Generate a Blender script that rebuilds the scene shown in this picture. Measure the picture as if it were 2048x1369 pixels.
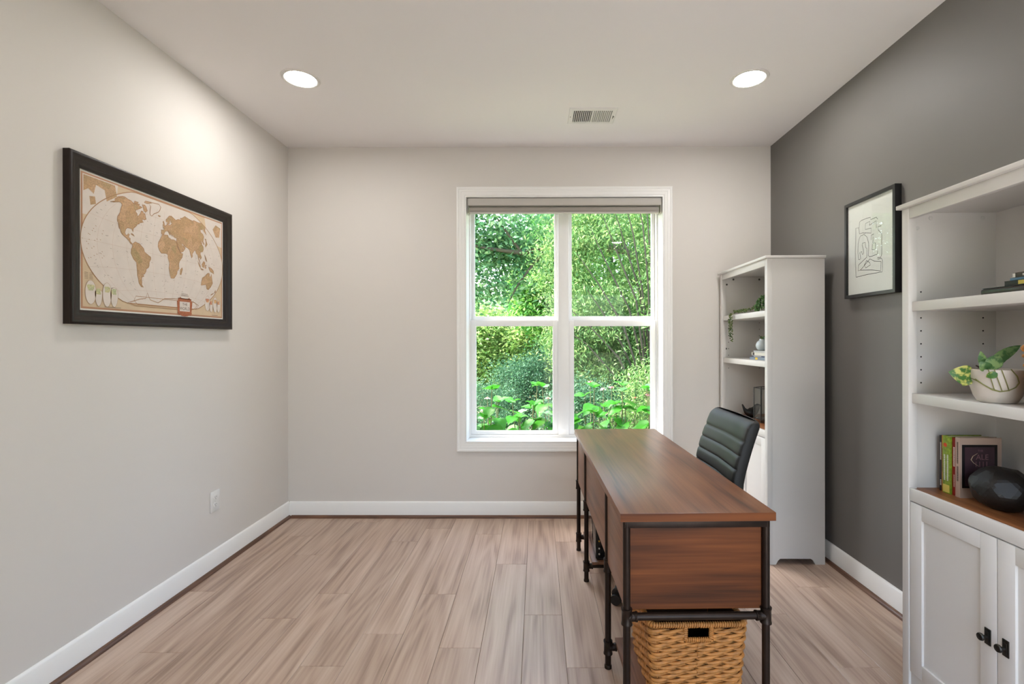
import bpy, bmesh, math, random
import numpy as np
from mathutils import Vector, Matrix

PI = math.pi
for o in list(bpy.data.objects):
    bpy.data.objects.remove(o, do_unlink=True)
scene = bpy.context.scene
C = scene.collection

# ------------------------------------------------------------------ camera
cam_d = bpy.data.cameras.new('camera')
cam = bpy.data.objects.new('camera', cam_d)
C.objects.link(cam)
cam.location = (0, 0, 1.3054)
cam.rotation_euler = (PI / 2, 0.0013, 0.0045)
cam_d.sensor_width = 36.0
cam_d.sensor_fit = 'HORIZONTAL'
cam_d.lens = 962.5 * 36.0 / 2048.0
cam_d.shift_x = -(1070.5 - 1024.0) / 2048.0
cam_d.shift_y = (681.77 - 684.5) / 2048.0
cam_d.clip_start = 0.02
cam_d.clip_end = 300
scene.camera = cam

# ------------------------------------------------------------------ sky, sun, exposure
world = bpy.data.worlds.new('sky')
scene.world = world
world.use_nodes = True
wn = world.node_tree
wn.nodes.clear()
w_out = wn.nodes.new('ShaderNodeOutputWorld')
w_bg = wn.nodes.new('ShaderNodeBackground')
w_sky = wn.nodes.new('ShaderNodeTexSky')
w_sky.sky_type = 'NISHITA'
w_sky.sun_disc = False
w_sky.sun_elevation = math.radians(58)
w_sky.sun_rotation = math.radians(-70)
w_sky.air_density = 1.2
w_sky.dust_density = 3.5
w_bg.inputs['Strength'].default_value = 1.08
wn.links.new(w_sky.outputs[0], w_bg.inputs['Color'])
wn.links.new(w_bg.outputs[0], w_out.inputs['Surface'])

sun_d = bpy.data.lights.new('sun', 'SUN')
sun_d.energy = 6.6
sun_d.angle = math.radians(0.6)
sun_d.color = (1.0, 0.97, 0.92)
sun = bpy.data.objects.new('sun', sun_d)
C.objects.link(sun)
sun.location = (-8, 2, 14)
sun.rotation_euler = Vector((-0.50, -0.20, 0.84)).to_track_quat('Z', 'Y').to_euler()

LAMP_STRENGTH = 92.0            # the recessed ceiling lights' own emission
scene.view_settings.view_transform = 'Standard'
scene.view_settings.look = 'None'
scene.view_settings.exposure = 0.76
scene.view_settings.gamma = 1.0
scene.view_settings.use_curve_mapping = False

# room: x left-right, y depth, z up
XL, XR, YB, YR, H = -1.8494, 1.7236, 3.5606, -0.45, 2.74

# ================================================================== helpers
def lin(c):
    return tuple(((v / 255.0) / 12.92 if v / 255.0 <= 0.04045 else ((v / 255.0 + 0.055) / 1.055) ** 2.4) for v in c) + (1.0,)

def new_mat(name):
    m = bpy.data.materials.new(name)
    m.use_nodes = True
    nt = m.node_tree
    b = nt.nodes['Principled BSDF']
    return m, nt, b

def mat(name, rgb, rough=0.5, metal=0.0, spec=0.5, bump=0.0, bscale=200.0, vary=0.0, vscale=8.0, coat=0.0, emit=0.0, island=0.0):
    m, nt, b = new_mat(name)
    col = lin(rgb)
    b.inputs['Base Color'].default_value = col
    b.inputs['Roughness'].default_value = rough
    b.inputs['Metallic'].default_value = metal
    b.inputs['Specular IOR Level'].default_value = spec
    b.inputs['Coat Weight'].default_value = coat
    tc = nt.nodes.new('ShaderNodeTexCoord')
    if bump > 0:
        n = nt.nodes.new('ShaderNodeTexNoise')
        n.inputs['Scale'].default_value = bscale
        n.inputs['Detail'].default_value = 3
        bp = nt.nodes.new('ShaderNodeBump')
        bp.inputs['Strength'].default_value = bump
        bp.inputs['Distance'].default_value = 0.002
        nt.links.new(tc.outputs['Object'], n.inputs['Vector'])
        nt.links.new(n.outputs['Fac'], bp.inputs['Height'])
        nt.links.new(bp.outputs['Normal'], b.inputs['Normal'])
    if vary > 0 or island > 0:
        hsv = nt.nodes.new('ShaderNodeHueSaturation')
        hsv.inputs['Color'].default_value = col
        mr = nt.nodes.new('ShaderNodeMapRange')
        amt = max(vary, island)
        mr.inputs['To Min'].default_value = 1 - amt
        mr.inputs['To Max'].default_value = 1 + amt
        if vary > 0:
            n2 = nt.nodes.new('ShaderNodeTexNoise')
            n2.inputs['Scale'].default_value = vscale
            n2.inputs['Detail'].default_value = 4
            nt.links.new(tc.outputs['Object'], n2.inputs['Vector'])
            mr.inputs['From Min'].default_value = 0.3
            mr.inputs['From Max'].default_value = 0.7
            nt.links.new(n2.outputs['Fac'], mr.inputs['Value'])
        else:
            g = nt.nodes.new('ShaderNodeNewGeometry')
            nt.links.new(g.outputs['Random Per Island'], mr.inputs['Value'])
        nt.links.new(mr.outputs[0], hsv.inputs['Value'])
        nt.links.new(hsv.outputs[0], b.inputs['Base Color'])
    if emit > 0:
        b.inputs['Emission Color'].default_value = col
        b.inputs['Emission Strength'].default_value = emit
    return m

def wood(name, dark, mid, light, axis='Y', scale=1.0, rough=0.4, per_object=True, ring=1.0, fine=0.5, bump=0.15, contrast=(0.25, 0.75), spec=0.5, broad=0.8, objvar=0.10):
    """grain runs along `axis` in object space"""
    m, nt, b = new_mat(name)
    L = nt.links
    tc = nt.nodes.new('ShaderNodeTexCoord')
    oi = nt.nodes.new('ShaderNodeObjectInfo')
    add = nt.nodes.new('ShaderNodeVectorMath'); add.operation = 'ADD'
    mul = nt.nodes.new('ShaderNodeVectorMath'); mul.operation = 'SCALE'
    cmb = nt.nodes.new('ShaderNodeCombineXYZ')
    cmb.inputs[0].default_value, cmb.inputs[1].default_value, cmb.inputs[2].default_value = 37.0, 53.0, 19.0
    L.new(cmb.outputs[0], mul.inputs[0])
    if per_object:
        L.new(oi.outputs['Random'], mul.inputs['Scale'])
    else:
        mul.inputs['Scale'].default_value = 0.37
    L.new(tc.outputs['Object'], add.inputs[0]); L.new(mul.outputs[0], add.inputs[1])
    def mapped(across, along):
        mp = nt.nodes.new('ShaderNodeMapping')
        s = [across, across, across]
        s['XYZ'.index(axis)] = along
        mp.inputs['Scale'].default_value = s
        L.new(add.outputs[0], mp.inputs['Vector'])
        return mp
    # cathedral figure: strongly distorted bands
    m1 = mapped(5.0 * scale, 0.55 * scale)
    n1 = nt.nodes.new('ShaderNodeTexNoise'); n1.inputs['Scale'].default_value = 1.0; n1.inputs['Detail'].default_value = 2.0
    n1.inputs['Roughness'].default_value = 0.4
    L.new(m1.outputs[0], n1.inputs['Vector'])
    mm = nt.nodes.new('ShaderNodeMath'); mm.operation = 'MULTIPLY'; mm.inputs[1].default_value = 62.0 * ring
    L.new(n1.outputs['Fac'], mm.inputs[0])
    sn = nt.nodes.new('ShaderNodeMath'); sn.operation = 'SINE'
    L.new(mm.outputs[0], sn.inputs[0])
    # fine streaks
    m2 = mapped(90.0 * scale, 2.5 * scale)
    n2 = nt.nodes.new('ShaderNodeTexNoise'); n2.inputs['Scale'].default_value = 1.0; n2.inputs['Detail'].default_value = 3.0
    L.new(m2.outputs[0], n2.inputs['Vector'])
    # broad streaks
    m3 = mapped(16.0 * scale, 0.7 * scale)
    n3 = nt.nodes.new('ShaderNodeTexNoise'); n3.inputs['Scale'].default_value = 1.0; n3.inputs['Detail'].default_value = 4.0
    L.new(m3.outputs[0], n3.inputs['Vector'])
    a1 = nt.nodes.new('ShaderNodeMath'); a1.operation = 'MULTIPLY_ADD'
    a1.inputs[1].default_value = 0.07
    n3s = nt.nodes.new('ShaderNodeMath'); n3s.operation = 'MULTIPLY_ADD'; n3s.inputs[1].default_value = broad; n3s.inputs[2].default_value = 0.5 - 0.5 * broad
    L.new(n3.outputs['Fac'], n3s.inputs[0])
    L.new(sn.outputs[0], a1.inputs[0]); L.new(n3s.outputs[0], a1.inputs[2])
    s2 = nt.nodes.new('ShaderNodeMath'); s2.operation = 'SUBTRACT'; s2.inputs[1].default_value = 0.5
    L.new(n2.outputs['Fac'], s2.inputs[0])
    a2 = nt.nodes.new('ShaderNodeMath'); a2.operation = 'MULTIPLY_ADD'; a2.inputs[1].default_value = fine
    L.new(s2.outputs[0], a2.inputs[0]); L.new(a1.outputs[0], a2.inputs[2])
    rp = nt.nodes.new('ShaderNodeValToRGB')
    e = rp.color_ramp.elements
    e[0].position = contrast[0]; e[0].color = lin(dark)
    e[1].position = contrast[1]; e[1].color = lin(light)
    k = rp.color_ramp.elements.new((contrast[0] + contrast[1]) / 2); k.color = lin(mid)
    L.new(a2.outputs[0], rp.inputs['Fac'])
    hsv = nt.nodes.new('ShaderNodeHueSaturation')
    mr = nt.nodes.new('ShaderNodeMapRange')
    mr.inputs['To Min'].default_value = 1 - objvar; mr.inputs['To Max'].default_value = 1 + objvar
    if per_object:
        L.new(oi.outputs['Random'], mr.inputs['Value'])
        L.new(mr.outputs[0], hsv.inputs['Value'])
    L.new(rp.outputs[0], hsv.inputs['Color'])
    L.new(hsv.outputs[0], b.inputs['Base Color'])
    b.inputs['Roughness'].default_value = rough
    b.inputs['Specular IOR Level'].default_value = spec
    bp = nt.nodes.new('ShaderNodeBump'); bp.inputs['Strength'].default_value = bump; bp.inputs['Distance'].default_value = 0.0015
    L.new(a2.outputs[0], bp.inputs['Height']); L.new(bp.outputs[0], b.inputs['Normal'])
    return m

def leaf_mat(name, cols, trans=0.4, rough=0.5, spread=1.0):
    """leaves: colour differs leaf by leaf, some light passes through"""
    m, nt, b = new_mat(name)
    L = nt.links
    g = nt.nodes.new('ShaderNodeNewGeometry')
    rp = nt.nodes.new('ShaderNodeValToRGB')
    e = rp.color_ramp.elements
    e[0].position = 0; e[0].color = lin(cols[0]); e[1].position = 1; e[1].color = lin(cols[-1])
    for i, c in enumerate(cols[1:-1]):
        k = e.new((i + 1) / (len(cols) - 1)); k.color = lin(c)
    L.new(g.outputs['Random Per Island'], rp.inputs['Fac'])
    L.new(rp.outputs[0], b.inputs['Base Color'])
    b.inputs['Roughness'].default_value = rough
    b.inputs['Specular IOR Level'].default_value = 0.35
    tr = nt.nodes.new('ShaderNodeBsdfTranslucent')
    hs = nt.nodes.new('ShaderNodeHueSaturation'); hs.inputs['Saturation'].default_value = 1.0; hs.inputs['Value'].default_value = 0.95
    hs.inputs['Hue'].default_value = 0.5
    L.new(rp.outputs[0], hs.inputs['Color']); L.new(hs.outputs[0], tr.inputs['Color'])
    mx = nt.nodes.new('ShaderNodeMixShader'); mx.inputs[0].default_value = trans
    L.new(b.outputs[0], mx.inputs[1]); L.new(tr.outputs[0], mx.inputs[2])
    L.new(mx.outputs[0], nt.nodes['Material Output'].inputs['Surface'])
    return m

def glass_mat(name, tint=(250, 252, 251), refl=1.0, rough=0.0):
    """thin pane: clear, with fresnel reflection"""
    m, nt, b = new_mat(name)
    nt.nodes.remove(b)
    L = nt.links
    t = nt.nodes.new('ShaderNodeBsdfTransparent'); t.inputs[0].default_value = lin(tint)
    g = nt.nodes.new('ShaderNodeBsdfGlossy'); g.inputs['Roughness'].default_value = rough
    ge = nt.nodes.new('ShaderNodeNewGeometry')
    dt = nt.nodes.new('ShaderNodeVectorMath'); dt.operation = 'DOT_PRODUCT'
    L.new(ge.outputs['Normal'], dt.inputs[0]); L.new(ge.outputs['Incoming'], dt.inputs[1])
    def mth(op, a, bb=None):
        q = nt.nodes.new('ShaderNodeMath'); q.operation = op
        L.new(a, q.inputs[0])
        if bb is not None: q.inputs[1].default_value = bb
        return q.outputs[0]
    c1 = mth('ABSOLUTE', dt.outputs['Value'])
    inv = nt.nodes.new('ShaderNodeMath'); inv.operation = 'SUBTRACT'; inv.inputs[0].default_value = 1.0
    L.new(c1, inv.inputs[1])
    p5 = mth('POWER', inv.outputs[0], 5.0)
    k = nt.nodes.new('ShaderNodeMath'); k.operation = 'MULTIPLY_ADD'; k.inputs[1].default_value = 0.96 * refl; k.inputs[2].default_value = 0.035 * refl
    L.new(p5, k.inputs[0])
    mx = nt.nodes.new('ShaderNodeMixShader')
    L.new(k.outputs[0], mx.inputs[0]); L.new(t.outputs[0], mx.inputs[1]); L.new(g.outputs[0], mx.inputs[2])
    L.new(mx.outputs[0], nt.nodes['Material Output'].inputs['Surface'])
    return m

class MB:
    def __init__(self):
        self.v = []; self.f = []; self.mi = []
    def add(self, vs, fs, mi=0):
        o = len(self.v)
        self.v.extend([tuple(p) for p in vs])
        for q in fs:
            self.f.append(tuple(i + o for i in q)); self.mi.append(mi)
        return self
    def box(self, x0, x1, y0, y1, z0, z1, bev=0.0, mi=0):
        if bev <= 0:
            vs = [(x, y, z) for z in (z0, z1) for y in (y0, y1) for x in (x0, x1)]
            fs = [(0, 2, 3, 1), (4, 5, 7, 6), (0, 1, 5, 4), (2, 6, 7, 3), (0, 4, 6, 2), (1, 3, 7, 5)]
            return self.add(vs, fs, mi)
        bm = bmesh.new()
        bmesh.ops.create_cube(bm, size=1.0)
        for v in bm.verts:
            v.co = Vector(((x0 + x1) / 2 + v.co.x * (x1 - x0), (y0 + y1) / 2 + v.co.y * (y1 - y0), (z0 + z1) / 2 + v.co.z * (z1 - z0)))
        bmesh.ops.bevel(bm, geom=list(bm.edges), offset=bev, segments=2, profile=0.5, affect='EDGES')
        return self.bm(bm, mi)
    def bm(self, bm, mi=0, mtx=None):
        bm.verts.index_update()
        vs = [(mtx @ v.co if mtx else v.co.copy()) for v in bm.verts]
        fs = [[v.index for v in f.verts] for f in bm.faces]
        bm.free()
        return self.add(vs, fs, mi)
    def tube(self, pts, r, n=8, caps=True, mi=0, closed=False, flat=1.0):
        pts = [Vector(p) for p in pts]
        N = len(pts)
        rs = r if isinstance(r, (list, tuple)) else [r] * N
        vs = []
        ref = None
        for i, p in enumerate(pts):
            if closed:
                t = pts[(i + 1) % N] - pts[i - 1]
            else:
                t = pts[min(i + 1, N - 1)] - pts[max(i - 1, 0)]
            if t.length < 1e-9: t = Vector((0, 0, 1))
            t.normalize()
            if ref is None:
                ref = Vector((0, 0, 1)) if abs(t.z) < 0.9 else Vector((1, 0, 0))
                ref = (ref - t * ref.dot(t)).normalized()
            else:
                ref = ref - t * ref.dot(t)
                if ref.length < 1e-6: ref = Vector((1, 0, 0)) - t * t.x
                ref.normalize()
            b = t.cross(ref)
            for k in range(n):
                a = 2 * PI * k / n
                vs.append(p + (ref * math.cos(a) * flat + b * math.sin(a)) * rs[i])
        fs = []
        M = N if closed else N - 1
        for i in range(M):
            j = (i + 1) % N
            for k in range(n):
                l = (k + 1) % n
                fs.append((i * n + k, i * n + l, j * n + l, j * n + k))
        if caps and not closed:
            fs.append(tuple(range(n - 1, -1, -1)))
            fs.append(tuple((N - 1) * n + k for k in range(n)))
        return self.add(vs, fs, mi)
    def lathe(self, prof, n=24, c=(0, 0, 0), mi=0, axis='Z'):
        vs = []; fs = []
        for (r, z) in prof:
            for k in range(n):
                a = 2 * PI * k / n
                if axis == 'Z': vs.append((c[0] + r * math.cos(a), c[1] + r * math.sin(a), c[2] + z))
                elif axis == 'X': vs.append((c[0] + z, c[1] + r * math.cos(a), c[2] + r * math.sin(a)))
                else: vs.append((c[0] + r * math.sin(a), c[1] + z, c[2] + r * math.cos(a)))
        for i in range(len(prof) - 1):
            for k in range(n):
                l = (k + 1) % n
                fs.append((i * n + k, i * n + l, (i + 1) * n + l, (i + 1) * n + k))
        if prof[0][0] > 1e-6: fs.append(tuple(range(n - 1, -1, -1)))
        if prof[-1][0] > 1e-6: fs.append(tuple((len(prof) - 1) * n + k for k in range(n)))
        return self.add(vs, fs, mi)
    def prism(self, poly, lo, hi, axis='X', mi=0):
        """polygon of 2D points extruded along axis (X: (y,z), Y: (x,z), Z: (x,y))"""
        n = len(poly)
        def P(p, d):
            return {'X': (d, p[0], p[1]), 'Y': (p[0], d, p[1]), 'Z': (p[0], p[1], d)}[axis]
        vs = [P(p, lo) for p in poly] + [P(p, hi) for p in poly]
        fs = [tuple(range(n - 1, -1, -1)), tuple(range(n, 2 * n))]
        for k in range(n):
            l = (k + 1) % n
            fs.append((k, l, n + l, n + k))
        return self.add(vs, fs, mi)
    def frame(self, w, h, prof, mi=0):
        """moulding profile [(inset, -y height)] swept round a w x h rectangle in the xz plane, mitred"""
        vs = []; fs = []
        P = len(prof)
        for (sx, sz) in ((-1, -1), (1, -1), (1, 1), (-1, 1)):
            for (ins, yy) in prof:
                vs.append((sx * (w / 2 - ins), yy, sz * (h / 2 - ins)))
        for c in range(4):
            d = (c + 1) % 4
            for i in range(P):
                j = (i + 1) % P
                fs.append((c * P + i, d * P + i, d * P + j, c * P + j))
        return self.add(vs, fs, mi)
    def text(self, s, size, xf, mi=0, align='CENTER', extrude=0.0):
        cu = bpy.data.curves.new('t', 'FONT')
        cu.body = s; cu.size = size; cu.align_x = align; cu.align_y = 'CENTER'; cu.extrude = extrude
        cu.resolution_u = 3
        ob = bpy.data.objects.new('t', cu)
        me = bpy.data.meshes.new_from_object(ob)
        vs = [xf(v.co.x, v.co.y, v.co.z) for v in me.vertices]
        fs = [tuple(p.vertices) for p in me.polygons]
        bpy.data.objects.remove(ob); bpy.data.curves.remove(cu); bpy.data.meshes.remove(me)
        return self.add(vs, fs, mi)
    def mesh(self, name, mats, smooth=40.0, fixn=True):
        me = bpy.data.meshes.new(name)
        me.from_pydata(self.v, [], self.f)
        for m in (mats if isinstance(mats, (list, tuple)) else [mats]):
            me.materials.append(m)
        if any(self.mi):
            me.polygons.foreach_set('material_index', self.mi)
        if fixn:
            bm = bmesh.new(); bm.from_mesh(me)
            bmesh.ops.recalc_face_normals(bm, faces=bm.faces)
            bm.to_mesh(me); bm.free()
        if smooth:
            me.polygons.foreach_set('use_smooth', [True] * len(me.polygons))
            me.set_sharp_from_angle(angle=math.radians(smooth))
        me.update()
        return me
    def build(self, name, mats, parent=None, smooth=40.0, loc=None, rot=None, fixn=True):
        return link(name, self.mesh(name, mats, smooth, fixn), parent, loc, rot)

def link(name, data, parent=None, loc=None, rot=None):
    o = bpy.data.objects.new(name, data)
    C.objects.link(o)
    if parent is not None: o.parent = parent
    if loc is not None: o.location = loc
    if rot is not None: o.rotation_euler = rot
    return o

def tag(o, label, cat, group=None):
    o['label'] = label; o['category'] = cat
    if group: o['group'] = group
    return o

def thing(name, label, cat, loc=(0, 0, 0), rotz=0.0, group=None):
    o = link(name, None, None, loc, (0, 0, rotz))
    o.empty_display_size = 0.05
    return tag(o, label, cat, group)

def structure(o, label=None):
    o['kind'] = 'structure'
    if label: o['label'] = label
    return o

def copy_tree(o, parent=None):
    c = o.copy(); C.objects.link(c); c.parent = parent
    for ch in list(o.children):
        copy_tree(ch, c)
    return c

# ================================================================== materials
M = {}
M['wall'] = mat('wall_paint', (219, 214, 208), 0.75, bump=0.05, bscale=350, spec=0.3)
M['ceiling'] = mat('ceiling_paint', (236, 232, 230), 0.85, spec=0.2)
M['dark_wall'] = mat('charcoal_paint', (112, 109, 105), 0.55, bump=0.05, bscale=350, spec=0.4)
M['trim'] = mat('white_trim_paint', (240, 239, 236), 0.35, spec=0.5)
M['vinyl'] = mat('white_vinyl', (242, 242, 241), 0.3)
M['plank'] = wood('oak_plank', (140, 114, 97), (182, 156, 137), (202, 179, 160), 'Y', 1.0, rough=0.36, ring=1.0, fine=0.5, bump=0.10, contrast=(0.22, 0.74), objvar=0.05, broad=0.7)
M['subfloor'] = mat('dark_joint', (86, 62, 46), 0.8)
M['shoe'] = wood('shoe_moulding', (70, 46, 34), (104, 74, 57), (128, 96, 76), 'Y', 2.0, rough=0.4, per_object=False)
M['shoe_x'] = wood('shoe_moulding_x', (70, 46, 34), (104, 70, 50), (128, 90, 66), 'X', 2.0, rough=0.4, per_object=False)
M['white_lam'] = mat('white_laminate', (216, 212, 207), 0.42, bump=0.06, bscale=120)
M['knob'] = mat('pewter_metal', (60, 58, 54), 0.4, metal=0.9)
M['hole'] = mat('pin_hole_dark', (40, 37, 34), 0.9)
M['cap'] = mat('screw_cap_white', (205, 202, 197), 0.5)
M['cap_dark'] = mat('cam_fastener_metal', (92, 88, 84), 0.4, metal=0.5)
M['counter'] = wood('oak_counter', (92, 52, 28), (138, 86, 50), (166, 112, 70), 'Y', 1.6, rough=0.4, per_object=False, ring=1.2)
M['desk_top'] = wood('desk_oak_top', (58, 33, 19), (116, 70, 41), (138, 88, 54), 'Y', 1.1, rough=0.36, per_object=False, ring=0.8, fine=0.5, bump=0.35, contrast=(0.18, 0.72), spec=0.85)
M['desk_end'] = wood('desk_oak_end', (34, 18, 9), (90, 47, 19), (120, 66, 29), 'X', 1.15, rough=0.5, per_object=False, ring=0.5, fine=0.4, bump=0.2, contrast=(0.22, 0.72), spec=0.25, broad=0.9)
M['desk_side'] = wood('desk_oak_side', (74, 46, 30), (124, 84, 60), (142, 100, 74), 'Y', 1.3, rough=0.42, per_object=False, ring=0.6, fine=0.5, bump=0.2, contrast=(0.18, 0.74))
M['pipe'] = mat('blackened_pipe', (44, 33, 26), 0.42, metal=0.65, vary=0.2, vscale=20)
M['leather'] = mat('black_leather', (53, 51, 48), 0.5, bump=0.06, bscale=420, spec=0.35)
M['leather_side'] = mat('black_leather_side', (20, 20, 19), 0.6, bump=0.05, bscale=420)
M['plastic'] = mat('black_plastic', (22, 22, 22), 0.45)
M['gloss_black'] = mat('gloss_black', (30, 30, 32), 0.12)
M['chrome'] = mat('steel_tube', (150, 150, 150), 0.25, metal=1.0)
M['straw'] = mat('hyacinth_strand', (182, 122, 60), 0.6, bump=0.4, bscale=260, vary=0.28, vscale=45)
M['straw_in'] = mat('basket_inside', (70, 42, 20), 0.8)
M['shade_box'] = mat('shade_fascia', (190, 185, 178), 0.6)
M['shade_cloth'] = mat('shade_fabric', (160, 153, 145), 0.85, bump=0.2, bscale=500)
M['glass'] = glass_mat('window_glass', refl=0.3)
M['pic_glass'] = glass_mat('picture_glass', refl=1.0)
M['plate'] = mat('outlet_plastic', (228, 226, 222), 0.35)
M['slot'] = mat('outlet_slot', (60, 58, 55), 0.7)
M['lamp_trim'] = mat('lamp_trim', (226, 222, 216), 0.45)
m, nt, b = new_mat('lamp_diffuser')
b.inputs['Base Color'].default_value = (1, 1, 1, 1)
b.inputs['Emission Color'].default_value = (1.0, 0.975, 0.95, 1)
b.inputs['Emission Strength'].default_value = LAMP_STRENGTH
M['lamp'] = m
M['vent'] = mat('vent_enamel', (226, 223, 218), 0.45)
M['duct'] = mat('duct_dark', (45, 42, 40), 0.9)

# ================================================================== room shell
def boxobj(name, mtl, *a, parent=None, bev=0.0):
    return MB().box(*a, bev=bev).build(name, mtl, parent)

floor = structure(boxobj('floor', M['subfloor'], XL - 0.1, XR + 0.1, YR - 0.1, YB + 0.24, -0.12, -0.0045), 'light oak plank floor running towards the window')
# planks, rows run towards the window; joints where the photograph has them
PW, PL = 0.1785, 1.20
phase = {-11: 2.5, -10: 3.209, -9: 2.926, -8: 3.458, -7: 2.48, -6: 3.126, -5: 3.338, -4: 2.476, -3: 3.242, -2: 2.809, -1: 2.289, 0: 3.12,
         1: 2.70, 2: 3.33, 3: 2.40, 4: 2.95, 5: 3.50, 6: 1.924, 7: 2.55, 8: 3.05}
plank_cache = {}
gap = 0.0011
for k in range(-11, 10):
    x0 = max(XL, 0.115 + PW * k); x1 = min(XR, 0.115 + PW * (k + 1))
    if x1 - x0 < 0.01: continue
    y = phase.get(k, 2.2)
    while y > YR: y -= PL
    while y < YB:
        a, c = max(y, YR), min(y + PL, YB)
        if c - a > 0.01:
            key = (round(x1 - x0, 4), round(c - a, 4))
            if key not in plank_cache:
                w, l = key
                g = gap / 2; ch = 0.0012
                b_ = MB()
                ring0 = [(-w/2 + g, -l/2 + g), (w/2 - g, -l/2 + g), (w/2 - g, l/2 - g), (-w/2 + g, l/2 - g)]
                ring1 = [(p[0] - math.copysign(ch, p[0]), p[1] - math.copysign(ch, p[1])) for p in ring0]
                vs = [(p[0], p[1], -0.0045) for p in ring0] + [(p[0], p[1], -0.0009) for p in ring0] + [(p[0], p[1], 0) for p in ring1]
                fs = [(8, 9, 10, 11)] + [(r * 4 + i, r * 4 + (i + 1) % 4, r * 4 + 4 + (i + 1) % 4, r * 4 + 4 + i) for r in (0, 1) for i in range(4)]
                b_.add(vs, fs)
                plank_cache[key] = b_.mesh('plank', M['plank'], smooth=0)
            link('plank', plank_cache[key], floor, ((x0 + x1) / 2, (a + c) / 2, 0))
        y += PL

structure(boxobj('ceiling', M['ceiling'], XL - 0.15, XR + 0.15, YR - 0.15, YB + 0.24, H, H + 0.15), 'smooth white ceiling with recessed lights')
structure(boxobj('wall_left', M['wall'], XL - 0.15, XL, YR - 0.15, YB + 0.24, -0.12, H), 'pale greige left wall with the framed map')
structure(boxobj('wall_right', M['dark_wall'], XR, XR + 0.15, YR - 0.15, YB + 0.24, -0.12, H), 'charcoal accent wall behind the bookcases')
# unseen wide doorway, added so daylight reaches ceiling and walls evenly
RX0, RX1, RZ = 0.10, 1.45, 2.08
rw = MB().box(XL, RX0, YR - 0.15, YR, -0.12, H).box(RX1, XR, YR - 0.15, YR, -0.12, H).box(RX0, RX1, YR - 0.15, YR, RZ, H).box(RX0, RX1, YR - 0.15, YR, -0.12, -0.005)
structure(rw.build('wall_rear', M['wall']), 'pale greige wall behind the viewer with a wide doorway added for daylight')
dc = MB().box(RX0 - 0.06, RX0 + 0.012, YR - 0.155, YR + 0.016, 0, RZ + 0.06, bev=0.003).box(RX1 - 0.012, RX1 + 0.06, YR - 0.155, YR + 0.016, 0, RZ + 0.06, bev=0.003)
dc.box(RX0 + 0.012, RX1 - 0.012, YR - 0.155, YR + 0.016, RZ - 0.012, RZ + 0.06, bev=0.003)
structure(dc.build('added_door_1', M['trim']), 'white casing of the doorway added for daylight behind the viewer')
# window wall with its opening
WX0, WX1, WZ0, WZ1 = -0.536, 0.937, 0.546, 2.382
wb = MB()
wb.box(XL, WX0, YB, YB + 0.24, -0.12, H).box(WX1, XR, YB, YB + 0.24, -0.12, H)
wb.box(WX0, WX1, YB, YB + 0.24, -0.12, WZ0).box(WX0, WX1, YB, YB + 0.24, WZ1, H)
structure(wb.build('wall_back', M['wall']), 'pale greige wall with the double window')

# baseboards and brown shoe moulding
BH = 0.116
def base_prof(t=0.0145):
    return [(0, 0), (t, 0), (t, BH - 0.026), (t - 0.002, BH - 0.022), (t - 0.003, BH - 0.010), (t - 0.007, BH - 0.003), (t - 0.011, BH), (0, BH)]
def shoe_prof(t=0.0145, r=0.018):
    return [(t, 0)] + [(t + r * math.cos(a), r * 1.05 * math.sin(a)) for a in [i * PI / 12 for i in range(7)]]
pf, sf = base_prof(), shoe_prof()
structure(MB().prism([(XL + p[0], p[1]) for p in pf], YR, YB - 0.001, 'Y').build('baseboard_left', M['trim']), 'white baseboard along the left wall')
structure(MB().prism([(XR - p[0], p[1]) for p in pf], YR, YB - 0.001, 'Y').build('baseboard_right', M['trim']), 'white baseboard along the charcoal wall')
structure(MB().prism([(YB - p[0], p[1]) for p in pf], XL + 0.0146, XR - 0.0146, 'X').build('baseboard_back', M['trim']), 'white baseboard under the window')
structure(MB().prism([(XL + p[0], p[1]) for p in sf], YR, YB - 0.015, 'Y').build('trim_1', M['shoe']), 'brown shoe moulding along the left wall')
structure(MB().prism([(XR - p[0], p[1]) for p in sf], YR, YB - 0.015, 'Y').build('trim_2', M['shoe']), 'brown shoe moulding along the charcoal wall')
structure(MB().prism([(YB - p[0], p[1]) for p in sf], XL + 0.033, XR - 0.033, 'X').build('trim_3', M['shoe_x']), 'brown shoe moulding under the window')

# ------------------------------------------------------------------ window
win = structure(link('window_1', None, None, (0.2005, YB, 1.464)), 'white double-hung twin window with garden view')
WW, WH = WX1 - WX0, WZ1 - WZ0
cw = 0.059
# casing: four mitred boards
cprof = [(0, 0), (0, -0.017), (0.006, -0.0185), (0.016, -0.0165), (0.018, -0.0135), (0.034, -0.0125), (0.036, -0.0105), (0.050, -0.0095), (cw, -0.007), (cw, 0)]
OW, OH = WW + 2 * cw, WH + 2 * cw
for side in range(4):
    cb = MB()
    corners = [(-1, -1), (1, -1), (1, 1), (-1, 1)]
    A, B = corners[side], corners[(side + 1) % 4]
    vs = []
    for (sx, sz) in (A, B):
        for (ins, yy) in cprof:
            vs.append((sx * (OW / 2 - ins), yy, sz * (OH / 2 - ins)))
    n = len(cprof)
    fs = [(i, n + i, n + (i + 1) % n, (i + 1) % n) for i in range(n)] + [tuple(range(n)), tuple(range(2 * n - 1, n - 1, -1))]
    cb.add(vs, fs).build('casing', M['trim'], win, smooth=25)
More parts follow.
